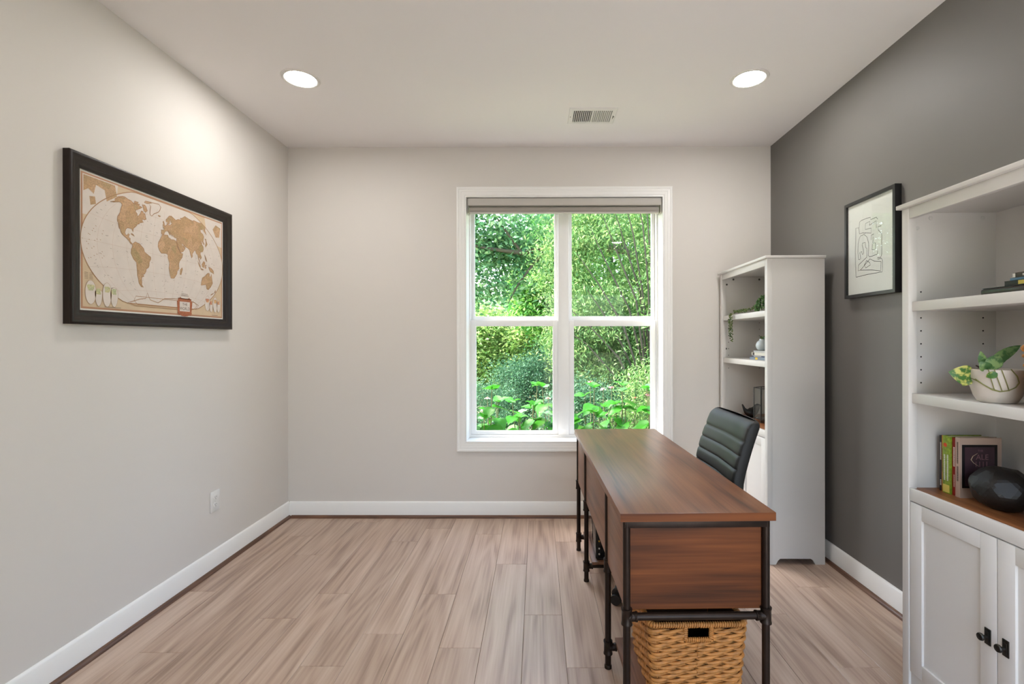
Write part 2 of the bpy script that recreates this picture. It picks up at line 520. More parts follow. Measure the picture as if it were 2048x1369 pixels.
# jamb liners and sill board in the reveal
RD = 0.145   # reveal depth to the window unit
hx, hz = WW / 2, WH / 2
MB().box(-hx, -hx + 0.010, -0.002, RD, -hz + 0.014, hz - 0.012).build('jamb', M['trim'], win)
MB().box(hx - 0.010, hx, -0.002, RD, -hz + 0.014, hz - 0.012).build('jamb', M['trim'], win)
MB().box(-hx, hx, -0.002, RD, hz - 0.012, hz).build('jamb', M['trim'], win)
MB().box(-hx, hx, -0.004, RD, -hz, -hz + 0.014, bev=0.002).build('sill', M['trim'], win)
# vinyl frame and the middle mullion
fr = MB()
fr.box(-hx, -hx + 0.022, RD, RD + 0.095, -hz, hz).box(hx - 0.022, hx, RD, RD + 0.095, -hz, hz)
fr.box(-hx + 0.022, hx - 0.022, RD, RD + 0.095, hz - 0.03, hz).box(-hx + 0.022, hx - 0.022, RD, RD + 0.095, -hz, -hz + 0.034)
fr.build('frame', M['vinyl'], win)
MB().box(-0.042, 0.042, RD, RD + 0.095, -hz + 0.034, hz - 0.03, bev=0.003).build('mullion', M['vinyl'], win)
zm = 1.463 - 1.464   # meeting rail
for s in (-1, 1):
    xa, xb = (-hx + 0.022, -0.042) if s < 0 else (0.042, hx - 0.022)
    # lower sash, inner track
    y0, y1 = RD + 0.008, RD + 0.040
    lo = MB()
    z0, z1 = -hz + 0.034, zm
    st = 0.040
    lo.box(xa, xa + st, y0, y1, z0, z1, bev=0.003).box(xb - st, xb, y0, y1, z0, z1, bev=0.003)
    lo.box(xa + st - 0.002, xb - st + 0.002, y0, y1, z0, z0 + 0.028, bev=0.003).box(xa + st - 0.002, xb - st + 0.002, y0, y1, z1 - 0.046, z1, bev=0.003)
    lo = lo.build('lower_sash', M['vinyl'], win)
    MB().box(xa + st, xb - st, y0 + 0.014, y0 + 0.018, z0 + 0.028, z1 - 0.046).build('pane', M['glass'], lo, smooth=0)
    # upper sash, outer track
    y0, y1 = RD + 0.046, RD + 0.078
    up = MB()
    z0, z1 = zm - 0.012, hz - 0.03
    st = 0.026
    up.box(xa, xa + st, y0, y1, z0, z1, bev=0.003).box(xb - st, xb, y0, y1, z0, z1, bev=0.003)
    up.box(xa + st - 0.002, xb - st + 0.002, y0, y1, z0, z0 + 0.044, bev=0.003).box(xa + st - 0.002, xb - st + 0.002, y0, y1, z1 - 0.05, z1, bev=0.003)
    up = up.build('upper_sash', M['vinyl'], win)
    MB().box(xa + st, xb - st, y0 + 0.014, y0 + 0.018, z0 + 0.044, z1 - 0.05).build('pane', M['glass'], up, smooth=0)

# roller shade in the head of the window
sh = thing('roller_shade', 'grey fabric roller shade rolled up at the top of the window', 'window shade', (0.2005, YB + 0.045, 2.30))
MB().box(-0.716, 0.716, -0.030, 0.045, 0.012, 0.066, bev=0.004).build('fascia', M['shade_box'], sh)
MB().lathe([(0.024, -0.706), (0.026, -0.704), (0.026, 0.704), (0.024, 0.706)], 20, (0, 0.008, -0.016), axis='X').build('fabric_roll', M['shade_cloth'], sh)
MB().box(-0.704, 0.704, -0.022, -0.004, -0.046, -0.034, bev=0.003).build('hem_bar', M['shade_box'], sh)
for s in (-1, 1):
    MB().box(s * 0.719 - 0.0025, s * 0.719 + 0.0025, -0.028, 0.045, -0.045, 0.066, bev=0.001).build('bracket', M['shade_box'], sh)

# ------------------------------------------------------------------ ceiling fixtures
def downlight(label, x, y):
    t = thing('recessed_light', label, 'ceiling light', (x, y, H), 0, 'recessed ceiling lights')
    MB().lathe([(0.080, 0.0), (0.080, -0.004), (0.086, -0.0065), (0.098, -0.0045), (0.101, 0.0)], 48).build('trim_ring', M['lamp_trim'], t)
    MB().lathe([(0.0, -0.0035), (0.079, -0.0035), (0.079, 0.0), (0.0, 0.0)], 40).build('diffuser', M['lamp'], t)
downlight('recessed ceiling light above the framed world map', -1.292, 2.625)
downlight('recessed ceiling light in front of the charcoal wall', 1.162, 2.640)
downlight('recessed ceiling light behind the viewer on the left', -1.292, 0.50)
downlight('recessed ceiling light behind the viewer on the right', 1.162, 0.50)

vt = thing('air_vent', 'white ceiling air register with two banks of louvers', 'vent', (0.350, 3.07, H))
MB().frame(0.300, 0.215, [(0, 0), (0.004, -0.006), (0.026, -0.008), (0.030, -0.006), (0.030, 0)]).build('frame', M['vent'], vt, rot=(PI / 2, 0, 0))
MB().box(-0.120, 0.120, -0.078, 0.078, -0.0012, 0.0).build('duct_opening', M['duct'], vt)
MB().box(-0.006, 0.006, -0.078, 0.078, -0.008, -0.001).build('centre_bar', M['vent'], vt)
for s in (-1, 1):
    for i in range(9):
        x = s * (0.014 + i * 0.0122)
        MB().box(-0.0050, 0.0050, -0.077, 0.077, -0.0006, 0.0006).build('louver', M['vent'], vt, loc=(x, 0, -0.0048), rot=(0, s * 0.75, 0))
lv = MB().box(-0.001, 0.001, -0.016, 0.016, -0.014, -0.006).build('damper_lever', M['knob'], vt, loc=(0.132, 0.0, 0))
for s in (-1, 1):
    MB().lathe([(0.0, -0.0095), (0.003, -0.009), (0.003, -0.006)], 10, (s * 0.138, 0.0, 0)).build('screw', M['cap_dark'], vt)

# ------------------------------------------------------------------ outlet on the left wall
ot = thing('wall_outlet', 'white duplex wall outlet below the framed map', 'outlet', (XL, 2.745, 0.39), PI / 2)
MB().box(-0.038, 0.038, -0.006, 0, -0.060, 0.060, bev=0.0025).build('cover_plate', M['plate'], ot)
for s in (-1, 1):
    rc = MB().prism([(0.017 * math.cos(a) , 0.014 * math.sin(a) + s * 0.020) for a in [i * PI / 8 for i in range(16)]], -0.0085, -0.005, 'Y').build('receptacle', M['plate'], ot)
    sl = MB()
    sl.box(-0.0075, -0.0055, -0.009, -0.0083, s * 0.020 - 0.002, s * 0.020 + 0.007).box(0.0055, 0.0075, -0.009, -0.0083, s * 0.020 - 0.002, s * 0.020 + 0.006)
    sl.box(-0.0022, 0.0022, -0.009, -0.0083, s * 0.020 - 0.0095, s * 0.020 - 0.0055)
    sl.build('slots', M['slot'], rc)
MB().lathe([(0.0, -0.0075), (0.003, -0.0072), (0.003, -0.005)], 10, (0, 0, 0), axis='Y').build('screw', M['cap'], ot)

# ================================================================== framed world map
M['map_frame'] = mat('map_frame_dark', (34, 24, 19), 0.38, spec=0.3, vary=0.15, vscale=30)
M['mat_board'] = mat('map_white_edge', (226, 222, 214), 0.7)
M['map_tan'] = mat('map_tan_paper', (205, 181, 150), 0.7, vary=0.06, vscale=12)
M['map_edge'] = mat('map_rust_border', (176, 130, 100), 0.7)
M['map_sea'] = mat('map_sea_paper', (214, 202, 192), 0.7, vary=0.03, vscale=25)
M['map_rim'] = mat('map_globe_rim', (164, 124, 88), 0.7)
M['map_ink'] = mat('map_ink', (96, 74, 60), 0.7)
M['map_red'] = mat('map_cartouche', (164, 96, 62), 0.7, vary=0.2, vscale=120)
def land_mat(name, cols, scale):
    m, nt, b = new_mat(name)
    tc = nt.nodes.new('ShaderNodeTexCoord')
    vo = nt.nodes.new('ShaderNodeTexVoronoi'); vo.inputs['Scale'].default_value = scale
    rp = nt.nodes.new('ShaderNodeValToRGB'); e = rp.color_ramp.elements
    e[0].color = lin(cols[0]); e[1].color = lin(cols[-1])
    for i, c in enumerate(cols[1:-1]):
        k = e.new((i + 1) / (len(cols) - 1)); k.color = lin(c)
    nz = nt.nodes.new('ShaderNodeTexNoise'); nz.inputs['Scale'].default_value = 260
    hs = nt.nodes.new('ShaderNodeHueSaturation')
    mr = nt.nodes.new('ShaderNodeMapRange'); mr.inputs['From Min'].default_value = 0.3; mr.inputs['From Max'].default_value = 0.7
    mr.inputs['To Min'].default_value = 0.72; mr.inputs['To Max'].default_value = 1.16
    sep = nt.nodes.new('ShaderNodeSeparateColor')
    nt.links.new(tc.outputs['Object'], vo.inputs['Vector']); nt.links.new(tc.outputs['Object'], nz.inputs['Vector'])
    nt.links.new(vo.outputs['Color'], sep.inputs[0]); nt.links.new(sep.outputs[0], rp.inputs['Fac'])
    nt.links.new(nz.outputs['Fac'], mr.inputs['Value']); nt.links.new(mr.outputs[0], hs.inputs['Value'])
    nt.links.new(rp.outputs[0], hs.inputs['Color']); nt.links.new(hs.outputs[0], b.inputs['Base Color'])
    b.inputs['Roughness'].default_value = 0.7
    return m
M['map_land'] = land_mat('map_land', [(190, 152, 112), (178, 146, 108), (196, 158, 122), (170, 146, 104)], 26)
M['map_green'] = land_mat('map_inset_land', [(176, 184, 142), (204, 192, 140), (184, 186, 150)], 60)
M['map_orange'] = land_mat('map_inset_orange', [(204, 146, 110), (212, 170, 118), (198, 130, 104)], 60)

MW, MH = 1.0, 0.686
mp = thing('framed_world_map', 'antique-style world map in a wide dark wooden frame', 'picture', (XL, 2.367, 1.717), PI / 2)
fp = [(0, 0), (0, -0.026), (0.004, -0.029), (0.012, -0.030), (0.018, -0.0275), (0.026, -0.021), (0.036, -0.018), (0.042, -0.019), (0.046, -0.018), (0.050, -0.013), (0.058, -0.012), (0.058, 0)]
MB().frame(MW, MH, fp).build('frame', M['map_frame'], mp, smooth=50)
iw, ih = MW - 2 * 0.058, MH - 2 * 0.058
MB().box(-iw / 2 - 0.004, iw / 2 + 0.004, -0.008, -0.001, -ih / 2 - 0.004, ih / 2 + 0.004).build('mat_board', M['mat_board'], mp)
def wink(lon, lat):
    l, p = math.radians(lon), math.radians(lat)
    a = math.acos(max(-1, min(1, math.cos(p) * math.cos(l / 2))))
    sc = math.sin(a) / a if a > 1e-6 else 1.0
    x = (l * (2 / PI) + 2 * math.cos(p) * math.sin(l / 2) / sc) / 2
    y = (p + math.sin(p) / sc) / 2
    k = 0.437 / 2.571
    return (x * k, 0.006 + y * k * 1.0)
NA = [(-168,66),(-162,70),(-156,71),(-140,70),(-128,70),(-115,68),(-108,68),(-96,71),(-94,68),(-88,68),(-82,68),(-87,64),(-94,60),(-92,57),(-85,55),(-82,52),(-79,52),(-77,57),(-78,62),(-73,62),(-69,59),(-65,60),(-60,55),(-56,52),(-60,50),(-66,50),(-65,47),(-61,46),(-66,44),(-70,43),(-70,41.5),(-74,40),(-76,36),(-81,31),(-80,26),(-82,28),(-84,30),(-89,30),(-94,29.5),(-97,27),(-97.5,22),(-95,18.5),(-91,18.5),(-90,21),(-87,21),(-88,16),(-84,15.5),(-83.5,11),(-80,9),(-77.5,8),(-80,7.5),(-83,8.5),(-86,11.5),(-92,14.5),(-96,15.7),(-102,18),(-105.5,20.5),(-109,25.5),(-113.5,31),(-110,24),(-112,26),(-115,30),(-117,32.5),(-120.5,34.5),(-124,40),(-124,47),(-128,51),(-134,58),(-140,60),(-147,61),(-152,59),(-158,56),(-164,54.5),(-158,58.5),(-165,61),(-166,64)]
SA = [(-77.5,8),(-72,12),(-62,10.5),(-52,5),(-50,0),(-44,-2.5),(-35,-6),(-35,-9),(-39,-14),(-40,-20),(-42,-23),(-48,-26),(-49,-29),(-54,-34),(-58,-35),(-57,-38),(-62,-39),(-65,-43),(-66,-47),(-69,-51),(-66,-55),(-72,-54),(-75,-49),(-73,-42),(-73,-37),(-71,-30),(-70,-18),(-76,-14),(-81,-6),(-80,0),(-77.5,4)]
AF = [(-6,35.5),(10,37),(11,33.5),(20,31),(25,32),(32,31),(34,28),(37,21),(43,12),(51,12),(48,5),(41,-2),(39,-7),(40,-15),(35,-20),(35,-24),(32,-28),(27,-33.5),(18.5,-34),(15,-27),(12,-18),(13.5,-9),(9,-1),(9,4),(4,6),(-4,5),(-8,4.5),(-13,8.5),(-17,14),(-16,21),(-10,29)]
EA = [(-9,37),(-9,43),(-1.5,43.5),(-1,46),(-4.5,48.5),(2,51),(8,54),(8,57),(10.5,56),(12,54),(20,55),(24,58),(29,60),(22,60),(22,63),(25,65.5),(19,63),(17,59),(16,56.5),(12.5,56),(10.5,59),(6,58.5),(5,62),(12,66),(19,70),(28,71),(41,67),(44,66),(54,68.5),(68,69),(67,72),(73,72),(80,73),(100,77),(113,74),(130,71.5),(140,73),(160,70),(170,70),(179,69),(179,65.5),(177,62.5),(170,60),(163,58),(162,56),(157,51),(155.5,57),(163,62),(155,59.5),(142,59),(136,54.5),(141,52),(140,48),(132,43),(128,40),(129,36),(126.5,34.5),(125,39),(121.5,40),(118,39),(122,37),(119,35),(122,31),(120,26.5),(115,22.5),(108,21.5),(106,18),(109,12.5),(105,9),(102,12.5),(99.5,10),(103.5,1.5),(100,6),(98,10),(97,17),(94,16),(91,22.5),(87,21.5),(80,15.5),(80,11),(77.5,8),(74,15),(72.5,21),(68,23.5),(61,25),(56,27),(50,30),(51,25),(56,26),(59.5,22.5),(52,16),(44,12.7),(40,20),(35,28),(34.5,31),(36,36),(31,36.5),(27,37),(26,40),(24,40.5),(23,36.5),(19.5,41),(13.5,45.5),(12.5,44),(18.5,40),(16,38),(10,44),(3,43),(0,40),(-2,37),(-5.5,36)]
AU = [(114,-22),(122,-18),(126,-14),(131,-11.5),(136,-12),(136,-15),(140,-17.5),(142,-11),(146,-19),(153,-26),(151,-33),(147,-38.5),(140,-38),(136,-34.5),(131,-31.5),(124,-33),(116,-35)]
OTH = [[(-80,73),(-72,71),(-62,66),(-65,62),(-72,64),(-78,68),(-88,72)],[(-118,72),(-105,73),(-102,69),(-115,69)],[(-90,80),(-65,82),(-76,77),(-90,77)],
       [(-5,50),(1.5,51.5),(-2,56),(-3,58.5),(-6,57),(-3,54),(-5,52)],[(130,31),(136,34),(141,36),(142,42.5),(145,43.5),(141,45.5),(140,41),(136,37),(131,34)],
       [(44,-25),(47,-25),(50,-15),(49,-12),(44,-17)],[(109,1),(115,7),(119,5),(116,-4),(110,-3)],[(95,5.5),(104,-2),(106,-6),(101,-3)],[(105,-6.5),(114,-7),(114,-8.5),(106,-7.5)],
       [(131,-1),(141,-2.5),(148,-6),(150,-10.5),(143,-8.5),(138,-8),(133,-4)],[(173,-35),(178,-38),(175,-41)],[(173,-41),(171,-44),(167,-46),(168,-44)],[(121,18),(124,13),(126,7),(122,10)],
       [(-24,65),(-14,65),(-18,63.5),(-22,64)],[(-84,22),(-75,20),(-78,22),(-82,23)],[(119,-5),(123,-4),(121,0),(125,1.5),(120,1)]]
GR = [(-73,78),(-60,82),(-30,83.5),(-18,80),(-20,74),(-25,70),(-38,65),(-43,60),(-50,62),(-54,68),(-58,75)]
AN = [(-170,-78),(-150,-77),(-100,-73),(-75,-72),(-60,-63),(-60,-74),(-30,-78),(0,-70),(40,-68),(80,-67),(120,-66.5),(160,-70),(170,-77),(150,-84),(60,-86),(-60,-86),(-150,-84)]
pr = MB()
def lay(poly, y, mi):
    pr.add([(p[0], y, p[1]) for p in poly], [tuple(range(len(poly)))], mi)
def ring_line(poly, w, y, mi, closed=True):
    n = len(poly)
    vs = []; fs = []
    for i, p in enumerate(poly):
        a = Vector(poly[i - 1] if (closed or i > 0) else p); c = Vector(poly[(i + 1) % n] if (closed or i < n - 1) else p)
        d = (c - a)
        if d.length < 1e-9: d = Vector((1, 0))
        d.normalize(); nn = Vector((-d.y, d.x)) * w / 2
        vs += [(p[0] + nn.x, y, p[1] + nn.y), (p[0] - nn.x, y, p[1] - nn.y)]
    for i in range(n if closed else n - 1):
        j = (i + 1) % n
        fs.append((2 * i, 2 * j, 2 * j + 1, 2 * i + 1))
    pr.add(vs, fs, mi)
def rect(x0, x1, z0, z1): return [(x0, z0), (x1, z0), (x1, z1), (x0, z1)]
e = 0.007
lay(rect(-iw/2 + e, iw/2 - e, -ih/2 + e, ih/2 - e), -0.0085, 1)
lay(rect(-iw/2 + e + 0.008, iw/2 - e - 0.008, -ih/2 + e + 0.008, ih/2 - e - 0.008), -0.0088, 0)
# polar insets in the upper corners
ax, az = -iw/2 + 0.014, ih/2 - 0.014
fan = [(ax, az)] + [(ax + 0.165 * math.cos(t), az - 0.165 * math.sin(t)) for t in [i * PI / 2 / 10 for i in range(11)]]
lay(fan, -0.0090, 2)
lay([(ax + 0.004, az - 0.004), (ax + 0.15, az - 0.004), (ax + 0.16, az - 0.05), (ax + 0.11, az - 0.085), (ax + 0.10, az - 0.04), (ax + 0.06, az - 0.03), (ax + 0.05, az - 0.07), (ax + 0.025, az - 0.055), (ax + 0.004, az - 0.07)], -0.0093, 5)
lay([(ax + 0.03, az - 0.085), (ax + 0.055, az - 0.08), (ax + 0.06, az - 0.11), (ax + 0.035, az - 0.12)], -0.0093, 5)
fan = [(-ax, az)] + [(-ax - 0.14 * math.cos(t), az - 0.14 * math.sin(t)) for t in [i * PI / 2 / 10 for i in range(11)]]
lay(fan, -0.0090, 2)
lay([(-ax - 0.01, az - 0.03), (-ax - 0.05, az - 0.02), (-ax - 0.075, az - 0.05), (-ax - 0.05, az - 0.09), (-ax - 0.02, az - 0.085)], -0.0093, 5)
# globe outline
edge = [wink(180, la) for la in range(-90, 91, 5)] + [wink(-180, la) for la in range(90, -91, -5)]
edge = [(x, max(-ih/2 + 0.045, min(ih/2 - 0.016, z))) for x, z in edge]
lay(edge, -0.0092, 2)
ring_line(edge, 0.0035, -0.0096, 3)
# antarctic border strip
strip = [(-0.16 + 0.36 * t, -0.236 - 0.006 * math.sin(t * PI)) for t in [i / 12 for i in range(13)]]
lay([(-0.17, -0.205), (0.21, -0.205), (0.225, -0.222), (0.20, -0.243), (-0.16, -0.243), (-0.18, -0.225)], -0.0095, 2)
ring_line([(-0.17, -0.205), (0.21, -0.205), (0.225, -0.222), (0.20, -0.243), (-0.16, -0.243), (-0.18, -0.225)], 0.0025, -0.0097, 3)
for poly in [NA, SA, AF, EA, AU] + OTH:
    pts = [wink(*q) for q in poly]
    lay(pts, -0.0098, 4)
    ring_line(pts, 0.0028, -0.0100, 3)
for poly in (GR, AN):
    pts = [wink(*q) for q in poly]
    ring_line(pts, 0.0030, -0.0100, 3)
# faint graticule and place-name ticks
for lo in range(-150, 180, 30):
    ring_line([wink(lo, la) for la in range(-75, 76, 15)], 0.0004, -0.0097, 1, False)
for la in range(-60, 61, 30):
    ring_line([wink(lo, la) for lo in range(-180, 181, 20)], 0.0004, -0.0097, 1, False)
rnd = random.Random(4)
for i in range(150):
    lo, la = rnd.uniform(-172, 172), rnd.uniform(-58, 52)
    x, z = wink(lo, la); w_ = rnd.uniform(0.003, 0.010)
    ring_line([(x, z), (x + w_, z + rnd.uniform(-0.004, 0.004))], 0.0010, -0.0097, 6, False)
for i in range(26):   # Pacific islands
    lo, la = rnd.uniform(-178, -140), rnd.uniform(-22, 20)
    x, z = wink(lo, la)
    ring_line([(x, z), (x + 0.004, z - 0.002)], 0.0022, -0.0097, 3, False)
# interrupted small maps, lower corners
def petals(x0, z0, s, mland):
    for (dx, w_, h0, h1) in ((0.0, 0.052, -0.055, 0.05), (0.046, 0.036, -0.062, 0.012), (0.083, 0.045, -0.062, 0.048), (0.122, 0.040, -0.060, 0.030)):
        cx_ = x0 + (dx + w_ / 2) * s
        el = [(cx_ + w_ / 2 * s * math.cos(t), z0 + s * ((h1 if math.sin(t) > 0 else -h0) * math.sin(t))) for t in [i * PI / 9 for i in range(18)]]
        lay(el, -0.0102, 2); ring_line(el, 0.0010, -0.01035, 3)
        bl = [(cx_ + w_ * s * (0.32 * math.cos(t) * (1 + 0.25 * math.sin(3 * t + dx * 90))), z0 + s * (h1 * 0.35 + 0.018 * math.sin(t) * (1 + 0.3 * math.cos(2 * t)))) for t in [i * PI / 7 for i in range(14)]]
        lay(bl, -0.0104, mland)
petals(-iw/2 + 0.024, -ih/2 + 0.078, 0.95, 7)
petals(iw/2 - 0.155, -ih/2 + 0.085, 0.80, 8)
# title cartouche
kx, kz = 0.135, -ih/2 + 0.052
orn = [(kx + (0.052 + 0.003 * math.sin(9 * t)) * math.copysign(abs(math.cos(t)) ** 0.35, math.cos(t)), kz + (0.046 + 0.004 * math.sin(11 * t)) * math.copysign(abs(math.sin(t)) ** 0.35, math.sin(t))) for t in [i * 2 * PI / 60 for i in range(60)]]
lay(orn, -0.0104, 9)
lay(rect(kx - 0.036, kx + 0.036, kz - 0.024, kz + 0.026), -0.0106, 2)
pr.text('THE', 0.019, lambda x, y, z: (kx + x, -0.0108, kz + 0.012 + y), 6)
pr.text('WORLD', 0.022, lambda x, y, z: (kx + x * 0.88, -0.0108, kz - 0.010 + y), 6)
pr.text('NATIONAL', 0.009, lambda x, y, z: (kx + x, -0.0108, kz + 0.066 + y), 6)
pr.text('GEOGRAPHIC', 0.009, lambda x, y, z: (kx + x, -0.0108, kz + 0.058 + y), 6)
for (x0, x1, z) in ((-0.33, -0.25, -ih/2 + 0.0195), (iw/2 - 0.10, iw/2 - 0.05, -ih/2 + 0.0195)):
    ring_line([(x0, z), (x1, z)], 0.0016, -0.0106, 6, False)
for i in range(5):
    for j in range(2):
        ring_line([(-iw/2 + 0.022 + j * 0.022, -ih/2 + 0.155 - i * 0.006), (-iw/2 + 0.038 + j * 0.022, -ih/2 + 0.155 - i * 0.006)], 0.0012, -0.0093, 6, False)
pr.build('map_print', [M['map_tan'], M['map_edge'], M['map_sea'], M['map_rim'], M['map_land'], M['map_land'], M['map_ink'], M['map_green'], M['map_orange'], M['map_red']], mp, smooth=0, fixn=False)

# ================================================================== line drawing on the charcoal wall
M['black_frame'] = mat('black_frame', (22, 23, 25), 0.3, spec=0.6)
M['art_paper'] = mat('art_paper', (236, 232, 228), 0.7)
M['art_ink'] = mat('art_ink', (40, 38, 38), 0.7)
AW, AH = 0.376, 0.515
ap = thing('framed_line_drawing', 'black framed single-line abstract drawing on the charcoal wall', 'picture', (XR, 2.472, 1.790), -PI / 2)
MB().frame(AW, AH, [(0, 0), (0, -0.031), (0.001, -0.032), (0.016, -0.032), (0.017, -0.031), (0.017, 0)]).build('frame', M['black_frame'], ap)
MB().box(-AW/2 + 0.012, AW/2 - 0.012, -0.020, -0.002, -AH/2 + 0.012, AH/2 - 0.012).build('paper', M['art_paper'], ap)
MB().box(-AW/2 + 0.0165, AW/2 - 0.0165, -0.0275, -0.0255, -AH/2 + 0.0165, AH/2 - 0.0165).build('glass_pane', M['pic_glass'], ap, smooth=0)
ART = [[(-0.107, -0.148), (-0.112, -0.074), (-0.113, -0.01), (-0.109, 0.057), (-0.108, 0.115), (-0.082, 0.111), (-0.078, 0.14), (-0.063, 0.145), (-0.024, 0.146), (0.004, 0.144), (0.006, 0.131), (0.047, 0.134), (0.057, 0.121)], [(-0.085, 0.11), (-0.079, 0.077), (-0.055, 0.078), (-0.033, 0.071)], [(-0.085, -0.058), (-0.092, -0.019), (-0.09, 0.027), (-0.082, 0.052), (-0.071, 0.065), (-0.044, 0.067), (-0.022, 0.049), (-0.01, 0.016), (-0.009, -0.009), (-0.013, -0.047), (-0.003, -0.057), (0.026, -0.056), (0.053, -0.053), (0.056, -0.037)], [(-0.085, -0.058), (-0.07, -0.056), (-0.077, -0.022), (-0.063, -0.018), (-0.057, -0.035), (-0.048, -0.033), (-0.049, -0.012), (-0.059, 0.013), (-0.056, 0.024), (-0.035, 0.024), (-0.031, -0.005), (-0.022, -0.009), (-0.024, -0.055), (-0.087, -0.086), (-0.091, -0.117), (-0.071, -0.114), (0.0, -0.068), (0.033, -0.085), (0.08, -0.095), (0.076, -0.141), (0.011, -0.126), (-0.071, -0.116)], [(-0.025, -0.072), (-0.042, -0.093), (-0.032, -0.11), (0.004, -0.099), (-0.003, -0.086), (-0.025, -0.072)], [(-0.107, -0.148), (-0.018, -0.145), (0.088, -0.147), (0.09, -0.092), (0.083, -0.078), (0.057, -0.079), (0.055, -0.071), (0.078, -0.073), (0.085, -0.057), (0.085, 0.041), (0.061, 0.066), (0.058, 0.084), (0.082, 0.083)], [(-0.003, 0.105), (0.001, 0.125), (-0.033, 0.121), (-0.034, 0.09), (0.01, 0.088), (0.01, 0.062), (-0.036, 0.074)], [(-0.003, 0.105), (0.046, 0.116), (0.047, 0.079)], [(0.029, 0.053), (0.011, 0.052), (0.008, 0.028), (0.026, 0.039), (0.022, 0.01), (0.041, 0.006), (0.04, -0.026), (0.015, -0.024), (0.019, 0.005)]]
pr = MB()
for path in ART:
    ring_line(path, 0.0024, -0.0206, 0, False)
pr.build('drawn_line', M['art_ink'], ap, smooth=0, fixn=False)

# ================================================================== bookcases
BX = 1.335          # front plane of both bookcases, they face the desk
BW, BD, BT = 0.720, 0.335, 1.783
def bookcase(label, y0, shelves, counter=0.772, caps='cap'):
    """local x = depth from the front, y = width, z up"""
    t = thing('bookcase', label, 'bookcase', (BX, y0, 0), 0, 'matching white bookcases')
    W, D = BW, BD
    # side panels, cut out at the foot
    prof = [(0.030, 0.0), (0.05, 0.0), (0.062, 0.022), (0.075, 0.034), (D - 0.085, 0.034), (D - 0.072, 0.028), (D - 0.055, 0.0), (D, 0.0), (D, BT), (0.030, BT)]
    for (a, b_) in ((0.0015, 0.0185), (W - 0.0185, W - 0.0015)):
        MB().prism(prof, a, b_, 'Y').build('side_panel', M['white_lam'], t, smooth=0)
    for a in (0.0, W - 0.030):
        MB().box(0.0, 0.0305, a, a + 0.030, 0.0, BT, bev=0.0015).build('stile', M['white_lam'], t)
    MB().box(D - 0.010, D - 0.004, 0.0185, W - 0.0185, 0.05, BT).build('back_panel', M['white_lam'], t)
    MB().box(-0.014, D + 0.002, -0.012, W + 0.012, BT, BT + 0.015, bev=0.002).build('top', M['white_lam'], t)
    MB().box(0.003, 0.021, 0.030, W - 0.030, BT - 0.040, BT, bev=0.001).build('top_rail', M['white_lam'], t)
    MB().box(0.021, D - 0.010, 0.0185, W - 0.0185, BT - 0.016, BT - 0.0002).build('ceiling_board', M['white_lam'], t)
    for z in shelves:
        MB().box(0.012, D - 0.012, 0.031, W - 0.031, z - 0.034, z, bev=0.0015).build('shelf', M['white_lam'], t)
    # fixed worktop, its rail, doors below
    MB().box(0.014, D - 0.010, 0.0185, W - 0.0185, counter - 0.020, counter - 0.001).build('worktop', M['counter'], t)
    MB().box(0.002, 0.0145, 0.030, W - 0.030, counter - 0.042, counter + 0.002, bev=0.001).build('worktop_rail', M['white_lam'], t)
    MB().box(0.008, 0.024, 0.030, W - 0.030, 0.035, 0.112, bev=0.001).build('bottom_rail', M['white_lam'], t)
    MB().box(0.024, D - 0.010, 0.0185, W - 0.0185, 0.095, 0.112).build('bottom_board', M['white_lam'], t)
    dz0, dz1 = 0.116, counter - 0.046
    for i, (a, b_) in enumerate(((0.0325, W / 2 - 0.0015), (W / 2 + 0.0015, W - 0.0325))):
        d = MB()
        s = 0.052
        d.box(0.003, 0.020, a, a + s, dz0, dz1, bev=0.001).box(0.003, 0.020, b_ - s, b_, dz0, dz1, bev=0.001)
        d.box(0.003, 0.020, a + s, b_ - s, dz0, dz0 + s, bev=0.001).box(0.003, 0.020, a + s, b_ - s, dz1 - s, dz1, bev=0.001)
        d = d.build('door', M['white_lam'], t)
        MB().box(0.011, 0.016, a + s - 0.003, b_ - s + 0.003, dz0 + s - 0.003, dz1 - s + 0.003).build('panel', M['white_lam'], d)
        ky = (b_ - 0.026) if i == 0 else (a + 0.026)
        kz_ = 0.424
        k = MB()
        k.box(-0.0005, 0.003, ky - 0.0095, ky + 0.0095, kz_ - 0.024, kz_ + 0.024, bev=0.0008)
        k.box(-0.003, 0.0, ky - 0.006, ky + 0.006, kz_ - 0.016, kz_ + 0.016, bev=0.0008)
        k.lathe([(0.0045, 0.0), (0.0045, -0.010), (0.010, -0.014), (0.0115, -0.018), (0.010, -0.022), (0.0, -0.024)], 16, (-0.002, ky, kz_), axis='X')
        k.build('knob', M['knob'], d)
    # peg holes and fastener caps on the side panels' inner faces
    h = MB()
    for zc in [1.48 - 0.047 * i for i in range(9)]:
        for x in (0.054, 0.278):
            if any(s_ - 0.036 < zc < s_ + 0.002 for s_ in shelves): continue
            for (yy, s_) in ((0.0190, 1), (W - 0.0190, -1)):
                h.lathe([(0.0028, -0.0004 * s_), (0.0028, 0.0006 * s_), (0.0, 0.0006 * s_)], 8, (x, yy, zc), axis='Y')
    h.build('peg_holes', M['hole'], t)['kind'] = 'stuff'
    for (x, z) in ((0.042, 1.711), (0.090, 1.752 - 0.004), (0.278, 1.752 - 0.004), (0.036, 1.245)):
        for (yy, s_) in ((0.0185, 1), (W - 0.0185, -1)):
            MB().lathe([(0.0072, 0.0), (0.0068, 0.0016 * s_), (0.004, 0.0022 * s_), (0.0, 0.0022 * s_)], 14, (x, yy, z), axis='Y').build('fastener_cap', M[caps], t)
    return t
NY = 1.768 - BW      # near bookcase, closest end
FY = 2.803
bookcase('tall white bookcase nearest the viewer, cut by the right edge', NY, (1.443, 1.114))
